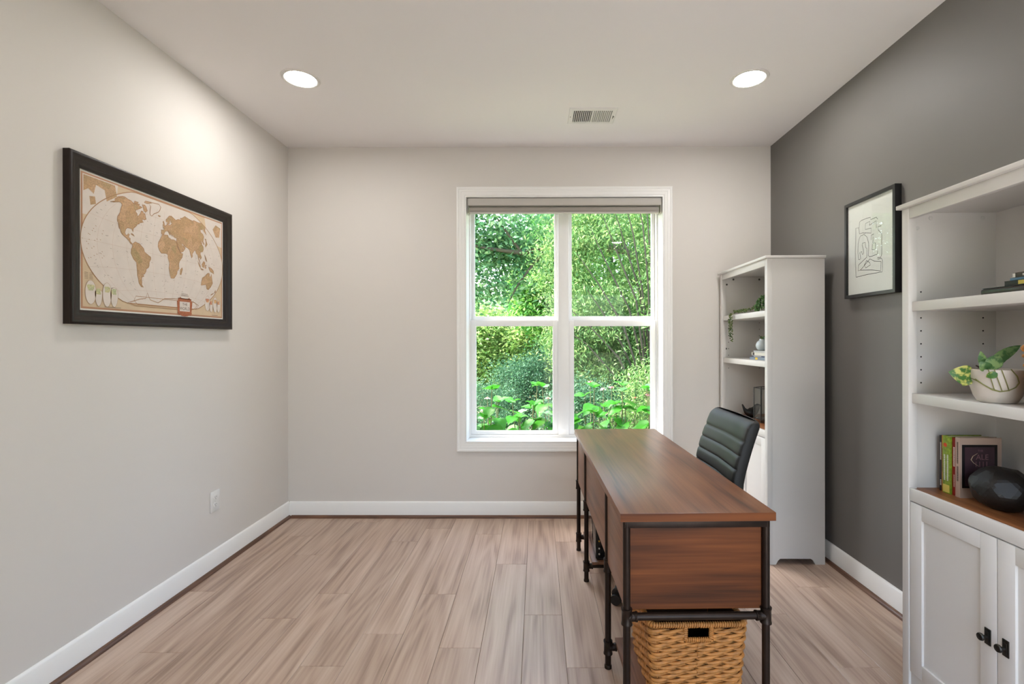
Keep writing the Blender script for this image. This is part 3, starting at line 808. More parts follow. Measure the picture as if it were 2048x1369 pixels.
bookcase('tall white bookcase in the corner beside the window', FY, (1.482, 1.180), caps='cap_dark')

# ================================================================== desk
dk = thing('desk', 'rustic brown desk on black pipe legs facing the window', 'desk', (0.265, 1.543, 0), math.radians(1.33))
DW, DL = 0.504, 1.475
MB().box(0, DW, 0, DL, 0.7225, 0.7505, bev=0.0012).build('desktop', [M['desk_top']], dk)
MB().box(0.0005, DW - 0.0005, -0.0006, 0.0006, 0.7235, 0.7495).build('edge_band', M['desk_end'], dk)
LX = (0.024, 0.480)
LY = (0.020, 0.378, 1.068, 1.452)
R_ = 0.0122
def collar(mb, c, axis, half, r=0.0165):
    mb.lathe([(r * 0.86, -half), (r + 0.0016, -half), (r + 0.0016, -half + 0.005), (r, -half + 0.007), (r, half - 0.007), (r + 0.0016, half - 0.005), (r + 0.0016, half), (r * 0.86, half)], 18, c, axis=axis)
for i, y in enumerate(LY):
    for j, x in enumerate(LX):
        lg = MB().tube([(x, y, 0.0), (x, y, 0.7225)], R_, 16).lathe([(0.0145, 0.0), (0.0145, 0.010), (R_, 0.014)], 16, (x, y, 0)).build('leg', M['pipe'], dk)
        sx = 1 if j == 0 else -1
        sy = {0: 1, 1: -1, 2: 1, 3: -1}[i]
        ft = MB()
        collar(ft, (x, y, 0.410), 'Z', 0.026)
        collar(ft, (x + sx * 0.020, y, 0.408), 'X', 0.014, 0.0145)
        ft.build('tee_fitting', M['pipe'], lg)
        ft = MB()
        collar(ft, (x, y, 0.082), 'Z', 0.026)
        collar(ft, (x + sx * 0.020, y, 0.082), 'X', 0.014, 0.0145)
        ft.build('tee_fitting', M['pipe'], lg)
for y in LY:
    MB().tube([(LX[0], y, 0.408), (LX[1], y, 0.408)], R_ * 0.98, 14).build('cross_pipe', M['pipe'], dk)
    MB().tube([(LX[0], y, 0.082), (LX[1], y, 0.082)], R_ * 0.92, 14).build('cross_pipe', M['pipe'], dk)
    MB().box(LX[0] - 0.008, LX[1] + 0.008, y - 0.012, y + 0.010, 0.700, 0.7225, bev=0.001).build('top_rail', M['pipe'], dk)
for (a, b_) in ((0, 1), (2, 3)):
    y0, y1 = LY[a], LY[b_]
    # drawer pedestal: two end panels, outer side panel, drawer side
    for y in (y0 + 0.006, y1 - 0.018):
        MB().box(LX[0] + 0.0125, LX[1] - 0.0125, y, y + 0.012, 0.430, 0.7005).build('end_panel', M['desk_end'], dk, smooth=0)
    MB().box(LX[0] + 0.003, LX[1] - 0.003, y0 + 0.012, y1 - 0.012, 0.424, 0.4335, bev=0.001).build('pedestal_bottom', M['desk_end'], dk)
    MB().box(LX[0] - 0.004, LX[0] + 0.010, y0 + 0.0135, y1 - 0.0135, 0.426, 0.7220, bev=0.001).build('side_panel', M['desk_side'], dk)
    for (z0, z1) in ((0.434, 0.562), (0.566, 0.720)):
        df = MB().box(LX[1] - 0.008, LX[1] + 0.006, y0 + 0.0135, y1 - 0.0135, z0, z1, bev=0.001).build('drawer_front', M['desk_side'], dk)
        MB().tube([(LX[1] + 0.006, (y0 + y1) / 2 - 0.045, (z0 + z1) / 2), (LX[1] + 0.022, (y0 + y1) / 2 - 0.045, (z0 + z1) / 2), (LX[1] + 0.022, (y0 + y1) / 2 + 0.045, (z0 + z1) / 2), (LX[1] + 0.006, (y0 + y1) / 2 + 0.045, (z0 + z1) / 2)], 0.004, 8).build('pull', M['pipe'], df)
    MB().box(LX[0] + 0.030, LX[1] - 0.030, y0 - 0.016, y1 + 0.016, 0.0945, 0.1095, bev=0.001).build('lower_shelf', M['desk_side'], dk)
MB().box(LX[0] - 0.002, LX[0] + 0.010, LY[1] + 0.0135, LY[2] - 0.0135, 0.430, 0.7220, bev=0.001).build('modesty_panel', M['desk_side'], dk)

# computer on the far lower shelf
pc = thing('computer_tower', 'black computer tower on the desk\'s far lower shelf', 'computer', (0.265 + 0.045, 1.543 + 1.075, 0.1095), math.radians(1.33))
MB().box(0.012, 0.185, 0.0, 0.36, 0.0, 0.298, bev=0.004).build('case', M['plastic'], pc)
MB().box(0.006, 0.0125, 0.006, 0.354, 0.006, 0.292, bev=0.002).build('side_panel', M['gloss_black'], pc)
M['jack_gold'] = mat('jack_gold', (214, 170, 70), 0.3, metal=0.8)
M['jack_white'] = mat('jack_pale', (205, 205, 200), 0.4)
MB().box(0.0135, 0.060, -0.0015, 0.001, 0.012, 0.240).build('port_panel', M['gloss_black'], pc)
for (z, k) in ((0.105, 'jack_gold'), (0.065, 'jack_white'), (0.035, 'jack_white')):
    MB().lathe([(0.0045, 0.0), (0.0045, -0.004), (0.0025, -0.0045), (0.0, -0.003)], 12, (0.024, -0.001, z), axis='Y').build('port', M[k], pc)

# ================================================================== woven baskets
def rounded_path(a, b_, r, n_corner, step):
    """closed rounded rectangle, starts at the middle of the front (-y) side, runs to +x"""
    pts = []
    def seg(p, q):
        L_ = math.hypot(q[0] - p[0], q[1] - p[1]); n = max(1, int(L_ / step))
        for i in range(n): pts.append((p[0] + (q[0] - p[0]) * i / n, p[1] + (q[1] - p[1]) * i / n))
    def arc(cx, cy, a0):
        for i in range(n_corner):
            t = a0 + PI / 2 * i / n_corner; pts.append((cx + r * math.cos(t), cy + r * math.sin(t)))
    seg((0, -b_), (a - r, -b_)); arc(a - r, -b_ + r, -PI / 2)
    seg((a, -b_ + r), (a, b_ - r)); arc(a - r, b_ - r, 0)
    seg((a - r, b_), (-a + r, b_)); arc(-a + r, b_ - r, PI / 2)
    seg((-a, b_ - r), (-a, -b_ + r)); arc(-a + r, -b_ + r, PI)
    seg((-a + r, -b_), (0, -b_))
    return pts
def basket(label, loc, rotz, w, d, h, taper, rows, pitch, hole=None, name='wicker_basket', group=None):
    t = thing(name, label, 'basket', loc, rotz, group)
    rh = (h - 0.026) / rows
    rn = random.Random(int(w * 1000))
    def half(z):
        k = taper + (1 - taper) * (z / h)
        return w / 2 * k, d / 2 * k
    for i in range(rows):
        z = rh * (i + 0.5)
        a, b_ = half(z)
        path = rounded_path(a - 0.004, b_ - 0.004, 0.022, 4, pitch / 8)
        s = 0.0; S = [0.0]
        for p, q in zip(path, path[1:]):
            s += math.hypot(q[0] - p[0], q[1] - p[1]); S.append(s)
        per = s + math.hypot(path[-1][0] - path[0][0], path[-1][1] - path[0][1])
        nw = round(per / pitch); pt = per / nw
        cut = hole and (hole[1] - rh * 0.35 < z < hole[2] + rh * 0.5)
        mb = MB()
        off = (i % 2) * 0.5 + rn.uniform(-0.06, 0.06)
        for st in (0, 1):
            P = []; Rr = []
            for k, (p, ss) in enumerate(zip(path, S)):
                if cut and (ss < hole[0] or per - ss < hole[0]): continue
                q = path[(k + 1) % len(path)]; o_ = path[k - 1]
                tx, ty = q[0] - o_[0], q[1] - o_[1]; l_ = math.hypot(tx, ty) or 1
                nx, ny = ty / l_, -tx / l_
                ph = 2 * PI * (ss / pt / 2 + off / 2 + st * 0.5)
                u = 0.0050 * math.cos(ph); v = 0.0042 * math.sin(ph) * (1 if i % 2 else 1)
                P.append((p[0] + nx * u, p[1] + ny * u, z + v))
                Rr.append((0.0044 + 0.0016 * math.cos(ph)) * rh / 0.0145 * rn.uniform(0.94, 1.06))
            mb.tube(P, Rr, 6, closed=not cut)
        mb.build('woven_row', M['straw'], t, smooth=60)
    # upright stakes seen between the rows
    st_ = MB()
    a1, b1 = half(h - 0.02); a0, b0 = half(0.0)
    p1 = rounded_path(a1 - 0.008, b1 - 0.008, 0.02, 4, pitch); p0 = rounded_path(a0 - 0.008, b0 - 0.008, 0.02, 4, pitch)
    n = min(len(p0), len(p1))
    for k in range(0, n):
        p, q = p0[int(k * len(p0) / n)], p1[int(k * len(p1) / n)]
        if hole and abs(q[0]) < hole[0] + 0.01 and q[1] < 0:
            zt = (hole[1] - 0.004) / h
            q2 = (p[0] + (q[0] - p[0]) * zt, p[1] + (q[1] - p[1]) * zt)
            st_.tube([(p[0], p[1], 0.002), (q2[0], q2[1], hole[1] - 0.004)], 0.004, 6)
        else:
            st_.tube([(p[0], p[1], 0.002), (q[0], q[1], h - 0.02)], 0.004, 6)
    st_.build('stakes', M['straw'], t)
    # lining, open where the hand hole is
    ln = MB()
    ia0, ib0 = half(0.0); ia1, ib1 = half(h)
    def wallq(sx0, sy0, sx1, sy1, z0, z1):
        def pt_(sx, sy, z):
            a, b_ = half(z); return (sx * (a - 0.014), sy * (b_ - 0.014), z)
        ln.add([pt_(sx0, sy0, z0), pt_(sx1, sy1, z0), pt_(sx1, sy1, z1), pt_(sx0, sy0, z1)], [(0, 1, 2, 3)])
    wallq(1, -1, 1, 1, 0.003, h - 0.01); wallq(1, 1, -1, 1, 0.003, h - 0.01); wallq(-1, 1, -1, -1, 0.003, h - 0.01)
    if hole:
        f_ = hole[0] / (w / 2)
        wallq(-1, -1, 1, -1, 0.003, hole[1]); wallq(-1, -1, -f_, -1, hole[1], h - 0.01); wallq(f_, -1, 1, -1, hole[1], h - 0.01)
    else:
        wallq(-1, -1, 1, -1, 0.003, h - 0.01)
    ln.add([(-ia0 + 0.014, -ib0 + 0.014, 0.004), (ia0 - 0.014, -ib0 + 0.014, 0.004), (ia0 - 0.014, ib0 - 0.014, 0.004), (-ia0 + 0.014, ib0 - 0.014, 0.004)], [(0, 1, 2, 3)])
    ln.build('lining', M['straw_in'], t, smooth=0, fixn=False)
    # wrapped rim: a fine coil round a core
    def coil(path3, r, pitch_, rr, closed):
        P = []
        N = len(path3)
        tot = 0.0
        for k in range(N if closed else N - 1):
            p, q = Vector(path3[k]), Vector(path3[(k + 1) % N])
            L_ = (q - p).length; m_ = max(1, int(L_ / (pitch_ / 7)))
            tdir = (q - p).normalized()
            up = Vector((0, 0, 1)) if abs(tdir.z) < 0.8 else Vector((0, -1, 0))
            sd = tdir.cross(up).normalized(); up = sd.cross(tdir)
            for i in range(m_):
                c = p + (q - p) * i / m_
                a = 2 * PI * tot / pitch_
                P.append(c + (sd * math.cos(a) + up * math.sin(a)) * r)
                tot += L_ / m_
        return P
    rim = MB()
    ra, rb = half(h)
    rp_ = [(x, y, h - 0.012) for x, y in rounded_path(ra - 0.004, rb - 0.004, 0.022, 4, 0.03)]
    rim.tube(coil(rp_, 0.0075, 0.0078, 0.003, True), 0.0034, 5, closed=True)
    rim.tube(rp_, 0.0068, 8, closed=True)
    rim.build('rim', M['straw'], t, smooth=60)
    if hole:
        e_ = MB()
        yb = -half(hole[1])[1] + 0.003; yt = -half(hole[2])[1] + 0.003
        hp = [(-hole[0], yt, hole[2]), (-hole[0], yb, hole[1]), (hole[0], yb, hole[1]), (hole[0], yt, hole[2])]
        e_.tube(coil(hp, 0.006, 0.0068, 0.003, False), 0.0030, 5)
        e_.tube(hp, 0.0055, 8)
        e_.build('handle_edging', M['straw'], t, smooth=60)
    return t
ang = math.radians(1.33)
basket('large woven water-hyacinth basket with cut-out handle under the desk', (0.265 + 0.262, 1.543 + 0.208, 0.1095), ang, 0.330, 0.325, 0.268, 0.90, 16, 0.062, hole=(0.043, 0.205, 0.262))
basket('small woven basket on the near bookcase beside the pothos', (1.487, 1.217, 1.114), 0.0, 0.272, 0.285, 0.180, 0.93, 11, 0.048)

# ================================================================== office chair (faces the desk, -x)
ch = thing('office_chair', 'black ribbed leather office chair pushed in behind the desk', 'chair', (0.645, 2.270, 0), 0.0)
# local: x towards the back of the chair, y width
def back_axis(z):      # front face x of the backrest at height z
    t_ = (z - 0.50) / 0.46
    return 0.165 + 0.100 * t_ - 0.030 * math.sin(min(1, max(0, t_)) * PI) * 0.8
rib_z = [0.52, 0.58, 0.640, 0.700, 0.758, 0.816, 0.874, 0.962]
bk = MB(); NZ = 88; NS = 40
rings = []
for i in range(NZ + 1):
    z = 0.50 + 0.462 * i / NZ
    end = min(1.0, math.sqrt(max(0.0, 1 - max(0.0, (z - 0.925) / 0.037) ** 2)))
    end = min(end, math.sqrt(max(0.0, 1 - max(0.0, (0.53 - z) / 0.03) ** 2)))
    end = max(end, 0.03)
    hw = 0.240 * (0.94 + 0.06 * end) - 0.010 * max(0, (z - 0.80) / 0.16)
    th = 0.070 * end
    # rib profile
    d_ = 1.0
    for a, b_ in zip(rib_z, rib_z[1:]):
        if a <= z <= b_:
            u = (z - a) / (b_ - a); d_ = (max(0.0, 1 - abs(2 * u - 1) ** 5)) ** 0.6
    groove = 0.010 * (1 - d_)
    xf_ = back_axis(z); xc = xf_ + 0.035
    row = []
    for k in range(NS):
        a = 2 * PI * k / NS
        cs, sn_ = math.cos(a), math.sin(a)
        yy = hw * math.copysign(abs(sn_) ** 0.28, sn_)
        xx = -th / 2 * math.copysign(abs(cs) ** 0.42, cs)
        wrap = 0.020 * (yy / 0.24) ** 2            # slight wrap-around
        if cs > 0.15: xx += groove * min(1.0, (cs - 0.15) / 0.25)
        row.append((xc + xx - wrap, yy, z))
    rings.append(row)
vs = [p for r in rings for p in r]
fs = []; mi_ = []
for i in range(NZ):
    for k in range(NS):
        l = (k + 1) % NS
        fs.append((i * NS + k, i * NS + l, (i + 1) * NS + l, (i + 1) * NS + k))
fs.append(tuple(range(NS - 1, -1, -1))); fs.append(tuple(NZ * NS + k for k in range(NS)))
bk.add(vs, fs)
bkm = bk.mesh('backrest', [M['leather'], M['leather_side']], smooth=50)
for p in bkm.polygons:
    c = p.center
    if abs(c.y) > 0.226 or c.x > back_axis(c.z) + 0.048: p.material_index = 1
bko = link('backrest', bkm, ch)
# seat with ribs across
se = MB(); NX = 60
rings = []
seat_r = [-0.235, -0.150, -0.075, 0.0, 0.075, 0.150, 0.235]
for i in range(NX + 1):
    x = -0.235 + 0.47 * i / NX
    e1 = math.sqrt(max(0.0, 1 - max(0.0, (abs(x) - 0.200) / 0.035) ** 2)); e1 = max(e1, 0.05)
    d_ = 1.0
    for a, b_ in zip(seat_r, seat_r[1:]):
        if a <= x <= b_:
            u = (x - a) / (b_ - a); d_ = (max(0.0, 1 - abs(2 * u - 1) ** 5)) ** 0.6
    row = []
    for k in range(32):
        a = 2 * PI * k / 32; cs, sn_ = math.cos(a), math.sin(a)
        yy = 0.245 * (0.95 + 0.05 * e1) * math.copysign(abs(sn_) ** 0.3, sn_)
        zz = 0.045 * e1 * math.copysign(abs(cs) ** 0.5, cs)
        if cs > 0.2: zz -= 0.009 * (1 - d_)
        row.append((x, yy, 0.445 + zz))
    rings.append(row)
vs = [p for r in rings for p in r]; fs = []
for i in range(NX):
    for k in range(32):
        l = (k + 1) % 32
        fs.append((i * 32 + k, i * 32 + l, (i + 1) * 32 + l, (i + 1) * 32 + k))
fs.append(tuple(range(31, -1, -1))); fs.append(tuple(NX * 32 + k for k in range(32)))
se.add(vs, fs).build('seat', M['leather'], ch, smooth=50)
for s in (-1, 1):
    MB().tube([(0.02, s * 0.12, 0.392), (0.17, s * 0.12, 0.392), (0.232, s * 0.12, 0.43), (0.252, s * 0.12, 0.52), (0.262, s * 0.12, 0.66)], 0.012, 10).build('back_bracket', M['plastic'], ch)
MB().box(-0.10, 0.12, -0.09, 0.09, 0.350, 0.402, bev=0.012).build('tilt_mechanism', M['plastic'], ch)
MB().lathe([(0.034, 0.10), (0.034, 0.22), (0.027, 0.225), (0.027, 0.36)], 20).build('gas_column', M['plastic'], ch)
MB().lathe([(0.048, 0.078), (0.052, 0.085), (0.052, 0.115), (0.040, 0.128), (0.034, 0.128)], 20).build('hub', M['plastic'], ch)
for k in range(5):
    a = math.radians(155 + 72 * k)
    ex, ey = math.cos(a), math.sin(a)
    lg = MB().tube([(ex * 0.035, ey * 0.035, 0.100), (ex * 0.15, ey * 0.15, 0.092), (ex * 0.285, ey * 0.285, 0.074)], [0.024, 0.020, 0.015], 10).build('base_leg', M['plastic'], ch)
    cs = MB()
    cx_, cy_ = ex * 0.280, ey * 0.280
    px, py = -ey, ex
    cs.tube([(cx_, cy_, 0.074), (cx_, cy_, 0.045)], 0.006, 8)
    cs.tube([(cx_ - px * 0.007, cy_ - py * 0.007, 0.053), (cx_ + px * 0.007, cy_ + py * 0.007, 0.053)], 0.024, 16)
    for s in (-1, 1):
        cs.tube([(cx_ + px * s * 0.009, cy_ + py * s * 0.009, 0.027), (cx_ + px * s * 0.026, cy_ + py * s * 0.026, 0.027)], [0.027, 0.025], 18)
    cs.build('caster', M['plastic'], lg)

# ================================================================== things on the near bookcase
M['paper'] = mat('book_pages', (214, 202, 180), 0.8)
def bookmat(n, rgb, r=0.45): 
    M[n] = mat(n, rgb, r); return M[n]
def standing_book(label, x, y, z, thick, depth, height, cover, strokes=None, stroke_mat=None, name='book', group=None):
    """spine faces -x; local y = thickness"""
    t = thing(name, label, 'book', (x, y, z), 0.0, group)
    MB().box(0, 0.0018, 0, thick, 0, height, bev=0.0006).box(0.001, depth, 0, 0.0018, 0, height).box(0.001, depth, thick - 0.0018, thick, 0, height).build('cover', cover, t)
    MB().box(0.002, depth - 0.003, 0.0018, thick - 0.0018, 0.003, height - 0.003).build('pages', M['paper'], t)
    if strokes:
        mb = MB(); rn = random.Random(hash(label) % 1000)
        rn = random.Random(len(label))
        for (z0, z1, w_, yc) in strokes:
            zz = z0
            while zz < z1:
                l_ = rn.uniform(0.0022, 0.0045)
                mb.box(-0.0005, 0.0002, thick * yc - w_ / 2, thick * yc + w_ / 2, zz, zz + l_ * 0.6); zz += l_
        mb.build('spine_lettering', stroke_mat, t)
    return t
M['ink_white'] = mat('ink_white', (225, 220, 210), 0.6)
M['ink_gold'] = mat('ink_gold', (206, 186, 90), 0.6)
M['ink_dark'] = mat('ink_dark', (60, 45, 42), 0.6)
CT = 0.771
gb = 'books standing on the worktop'
standing_book('thin black paperback at the far end of the standing books', 1.432, 1.7095, CT, 0.0125, 0.13, 0.196, bookmat('cover_black', (34, 26, 28)), [(0.11, 0.17, 0.004, 0.5), (0.02, 0.04, 0.005, 0.5)], M['ink_white'], group=gb)
standing_book('thin orange paperback beside the black one', 1.430, 1.7020, CT, 0.0070, 0.125, 0.198, bookmat('cover_orange', (214, 140, 40)), [(0.07, 0.15, 0.003, 0.5)], M['ink_dark'], group=gb)
g = standing_book('thick green and yellow book with a red spot on its spine', 1.426, 1.6700, CT, 0.0315, 0.135, 0.200, mat('cover_green', (128, 150, 40), 0.45, vary=0.35, vscale=90), [(0.045, 0.135, 0.0055, 0.32), (0.045, 0.135, 0.0055, 0.72)], M['ink_white'], group=gb)
MB().lathe([(0.0, -0.0008), (0.0072, -0.0008), (0.0072, 0.0)], 18, (0, 0.0195, 0.168), axis='X').build('spine_spot', mat('spot_red', (206, 74, 34), 0.5), g)
MB().box(-0.0007, 0.0002, 0.003, 0.0285, 0.004, 0.030).build('spine_panel', mat('panel_yellow', (214, 196, 96), 0.5), g)
standing_book('dark red book with pale spine lettering', 1.432, 1.6530, CT, 0.0160, 0.13, 0.198, bookmat('cover_red', (142, 26, 22)), [(0.10, 0.165, 0.006, 0.5), (0.03, 0.07, 0.003, 0.5)], M['ink_white'], group=gb)
bg = standing_book('beige hardback with a dark cover print, nearest of the standing books', 1.428, 1.6330, CT, 0.0190, 0.140, 0.203, bookmat('cover_beige', (182, 158, 142)), [(0.115, 0.185, 0.005, 0.5), (0.055, 0.105, 0.006, 0.5)], M['ink_dark'], group=gb)
pl = MB().box(0.006, 0.124, -0.0022, 0.0, 0.034, 0.180, bev=0.0005).build('cover_print', mat('print_black', (20, 17, 20), 0.35), bg)
MB().box(0.014, 0.114, -0.0027, -0.0021, 0.042, 0.172).build('print_panel', mat('print_plum', (66, 46, 54), 0.4), pl)
tx = MB()
rose = mat('ink_rose', (134, 98, 104), 0.5)
def fx(x0, z0):
    return lambda x, y, z: (x0 + x, -0.0030, z0 + y)
tx.text('ALE', 0.026, fx(0.072, 0.138))
for i in range(4):
    tx.box(0.050 + i * 0.012, 0.0522 + i * 0.012, -0.0031, -0.0028, 0.106, 0.124)
tx.text('THE', 0.010, fx(0.066, 0.160))
tx.build('print_lettering', rose, pl, smooth=0, fixn=False)
MB().tube([(0.056, -0.0032, 0.152), (0.040, -0.0032, 0.142), (0.034, -0.0032, 0.130), (0.042, -0.0032, 0.120), (0.060, -0.0032, 0.108)], [0.0004, 0.0010, 0.0013, 0.0010, 0.0004], 5).build('print_flourish', mat('ink_cream', (190, 168, 140), 0.5), pl)

# carved black orb
ob = thing('carved_orb', 'black faceted carved wooden orb in front of the books', 'ornament', (1.472, 1.530, CT))
bm = bmesh.new(); bmesh.ops.create_icosphere(bm, subdivisions=4, radius=1.0)
rn = random.Random(8)
dirs = [Vector((rn.gauss(0, 1), rn.gauss(0, 1), rn.gauss(0, 1))).normalized() for _ in range(34)]
for v in bm.verts:
    d = v.co.normalized()
    k = min(1.0, min(0.935 / max(1e-3, d.dot(q)) for q in dirs if d.dot(q) > 0.3))
    v.co = Vector((d.x * 0.083, d.y * 0.083, d.z * 0.070)) * k
    v.co.z = max(v.co.z, -0.0635)
mb = MB(); mb.bm(bm, 0, Matrix.Translation((0, 0, 0.0635)))
mb.build('carved_body', mat('orb_black', (20, 15, 12), 0.5, bump=0.5, bscale=60, vary=0.3, vscale=40), ob, smooth=5)

# flat books on the upper shelf
def flat_book(label, x, y, z, depth, length, thick, cover, strokes=False, group=None, band=None):
    t = thing('book', label, 'book', (x, y, z), 0.0, group)
    MB().box(0, depth, 0, length, 0, 0.0018).box(0, depth, 0, length, thick - 0.0018, thick).box(0, 0.002, 0, length, 0.0005, thick - 0.0005, bev=0.0008).build('cover', cover, t)
    MB().box(0.003, depth - 0.003, 0.003, length - 0.003, 0.0018, thick - 0.0018).build('pages', M['paper'], t)
    if strokes:
        mb = MB(); rn = random.Random(int(y * 1000 + z * 100))
        yy = length * 0.35
        while yy < length * 0.85:
            l_ = rn.uniform(0.004, 0.009); mb.box(-0.0006, 0.0002, yy, yy + l_ * 0.65, thick * 0.3, thick * 0.7); yy += l_
        mb.build('spine_lettering', M['ink_white'], t)
    if band:
        MB().box(-0.0008, 0.0002, band[0], band[1], thick * 0.1, thick * 0.9).build('spine_sticker', band[2], t)
    return t
S1 = 1.443
gs = 'books stacked flat on the upper shelf'
tab = thing('notebook_case', 'dark glossy rounded case under the stacked books', 'case', (1.405, 1.235, S1), 0.0)
MB().box(0, 0.20, 0, 0.300, 0, 0.024, bev=0.0075).build('body', mat('case_dark', (48, 40, 36), 0.22), tab)
MB().box(0.004, 0.196, 0.004, 0.296, 0.0236, 0.0250, bev=0.0006).build('cover', mat('case_blue', (60, 74, 80), 0.2), tab)
flat_book('black book with orange lettering on the dark case', 1.408, 1.225, S1 + 0.0250, 0.17, 0.232, 0.014, bookmat('cover_black2', (30, 24, 24)), band=(0.10, 0.19, M['ink_gold']), group=gs)
flat_book('thin steel-blue book second from the top of the stack', 1.410, 1.230, S1 + 0.0390, 0.16, 0.212, 0.0075, bookmat('cover_blue', (84, 122, 150)), group=gs)
flat_book('dark book with white lettering on top of the stack', 1.412, 1.232, S1 + 0.0465, 0.15, 0.204, 0.015, bookmat('cover_brown', (56, 44, 40)), True, gs, band=(0.196, 0.203, M['ink_white']))

# pothos
def leaf_shape(n=7, heart=0.0):
    out = []
    for i in range(n + 1):
        t = i / n
        w = math.sin(PI * min(1.0, t ** 0.75)) ** 0.8 if 0 < t < 1 else 0.02
        out.append((t, w))
    return out
def leaf_obj(name, base, tip, width, up, material, parent, curl=0.0, n=7, fold=0.18):
    """a single blade from base to tip, folded on its midrib"""
    b0, t0, up = Vector(base), Vector(tip), Vector(up).normalized()
    ax = t0 - b0; L_ = ax.length; ax.normalize()
    sd = ax.cross(up).normalized(); nn = sd.cross(ax).normalized()
    vs = []; fs = []
    for (t, w) in leaf_shape(n):
        c = b0 + ax * L_ * t + nn * (curl * L_ * math.sin(PI * t))
        h_ = width / 2 * w
        vs += [c - sd * h_ + nn * h_ * fold, c, c + sd * h_ + nn * h_ * fold]
    for i in range(n):
        k = 3 * i
        fs += [(k, k + 1, k + 4, k + 3), (k + 1, k + 2, k + 5, k + 4)]
    return MB().add(vs, fs).build(name, material, parent, smooth=60, fixn=False)
def variegated(name, c0, c1, sc):
    m = leaf_mat(name, [c0, c0], 0.25, 0.35)
    nt = m.node_tree; b = nt.nodes['Principled BSDF']
    tc = nt.nodes.new('ShaderNodeTexCoord'); nz = nt.nodes.new('ShaderNodeTexNoise'); nz.inputs['Scale'].default_value = sc; nz.inputs['Detail'].default_value = 3
    rp = nt.nodes.new('ShaderNodeValToRGB'); rp.color_ramp.elements[0].position = 0.47; rp.color_ramp.elements[1].position = 0.58
    rp.color_ramp.elements[0].color = lin(c0); rp.color_ramp.elements[1].color = lin(c1)
    nt.links.new(tc.outputs['Object'], nz.inputs['Vector']); nt.links.new(nz.outputs['Fac'], rp.inputs['Fac'])
    nt.links.new(rp.outputs[0], b.inputs['Base Color'])
    return m
M['pothos'] = variegated('pothos_leaf', (72, 112, 54), (206, 200, 110), 55)
M['pothos_green'] = variegated('pothos_leaf_green', (70, 108, 60), (128, 156, 96), 60)
M['vine'] = mat('pothos_stem', (124, 124, 70), 0.5)
M['pot'] = mat('pot_glaze', (206, 197, 186), 0.45, vary=0.04, vscale=20)
M['soil'] = mat('potting_soil', (48, 36, 28), 0.95, bump=0.6, bscale=120)
S2 = 1.114
PX, PY = 1.410, 1.483
po = thing('potted_pothos', 'variegated pothos trailing over a cream bowl-shaped pot', 'plant', (0, 0, 0))
po.location = (PX, PY, S2)
MB().lathe([(0.0, 0.0), (0.040, 0.0), (0.047, 0.004), (0.056, 0.022), (0.064, 0.050), (0.069, 0.080), (0.0705, 0.101), (0.069, 0.1025), (0.066, 0.101), (0.064, 0.080), (0.060, 0.070), (0.0, 0.070)], 40).build('pot', M['pot'], po, smooth=60)
MB().lathe([(0.0, 0.090), (0.050, 0.089), (0.0648, 0.086)], 24).build('soil', M['soil'], po)
def PL_(x, y, z): return (x - PX, y - PY, z - S2)
camd = (-0.69, -0.70, 0.15)
leaf_obj('leaf', PL_(1.352, 1.50, 1.190), PL_(1.286, 1.512, 1.206), 0.062, camd, M['pothos'], po, 0.10)
leaf_obj('leaf', PL_(1.343, 1.498, 1.184), PL_(1.318, 1.500, 1.163), 0.024, camd, M['pothos'], po, 0.15)
leaf_obj('leaf', PL_(1.362, 1.462, 1.222), PL_(1.462, 1.462, 1.290), 0.032, (-0.5, -0.75, 0.5), M['pothos_green'], po, 0.12)
leaf_obj('leaf', PL_(1.356, 1.466, 1.222), PL_(1.348, 1.470, 1.272), 0.022, camd, M['pothos_green'], po, 0.05)
leaf_obj('leaf', PL_(1.358, 1.455, 1.215), PL_(1.332, 1.455, 1.242), 0.032, camd, M['pothos_green'], po, 0.1)
leaf_obj('leaf', PL_(1.358, 1.450, 1.216), PL_(1.384, 1.448, 1.262), 0.040, camd, M['pothos_green'], po, 0.1)
leaf_obj('leaf', PL_(1.366, 1.460, 1.225), PL_(1.424, 1.462, 1.258), 0.026, (-0.4, -0.8, 0.6), M['pothos_green'], po, 0.08)
leaf_obj('leaf', PL_(1.352, 1.420, 1.208), PL_(1.322, 1.425, 1.196), 0.022, camd, M['pothos'], po, -0.12)
leaf_obj('leaf', PL_(1.372, 1.470, 1.222), PL_(1.398, 1.480, 1.245), 0.035, (-0.4, -0.5, 0.9), M['pothos_green'], po, 0.1)
def pot_r(z):
    pr_ = [(0.0, 0.040), (0.022, 0.057), (0.050, 0.065), (0.080, 0.070), (0.101, 0.0715)]
    for (a, ra), (b_, rb) in zip(pr_, pr_[1:]):
        if a <= z <= b_: return ra + (rb - ra) * (z - a) / (b_ - a)
    return 0.0715
def vine(seq, r=0.0016):
    pts = [((pot_r(z) + 0.003) * math.cos(math.radians(a)), (pot_r(z) + 0.003) * math.sin(math.radians(a)), z) for a, z in seq]
    return pts
vn = vine([(250, 0.106), (262, 0.085), (268, 0.066), (262, 0.052), (248, 0.042), (232, 0.038), (218, 0.042), (204, 0.054), (190, 0.066)])
vn.append(PL_(1.345, 1.500, 1.188))
MB().tube(vn, 0.0016, 6).build('stem', M['vine'], po)
vn = vine([(232, 0.039), (215, 0.046), (200, 0.058), (188, 0.070)]); vn.append(PL_(1.350, 1.500, 1.191))
MB().tube(vn, 0.0013, 6).build('stem', M['vine'], po)
for (a0, a1) in ((222, 236), (234, 250), (212, 222)):
    MB().tube(vine([(a0, 0.104), ((a0 + a1) / 2, 0.070), (a1, 0.041)]), 0.0012, 6).build('stem', M['vine'], po)
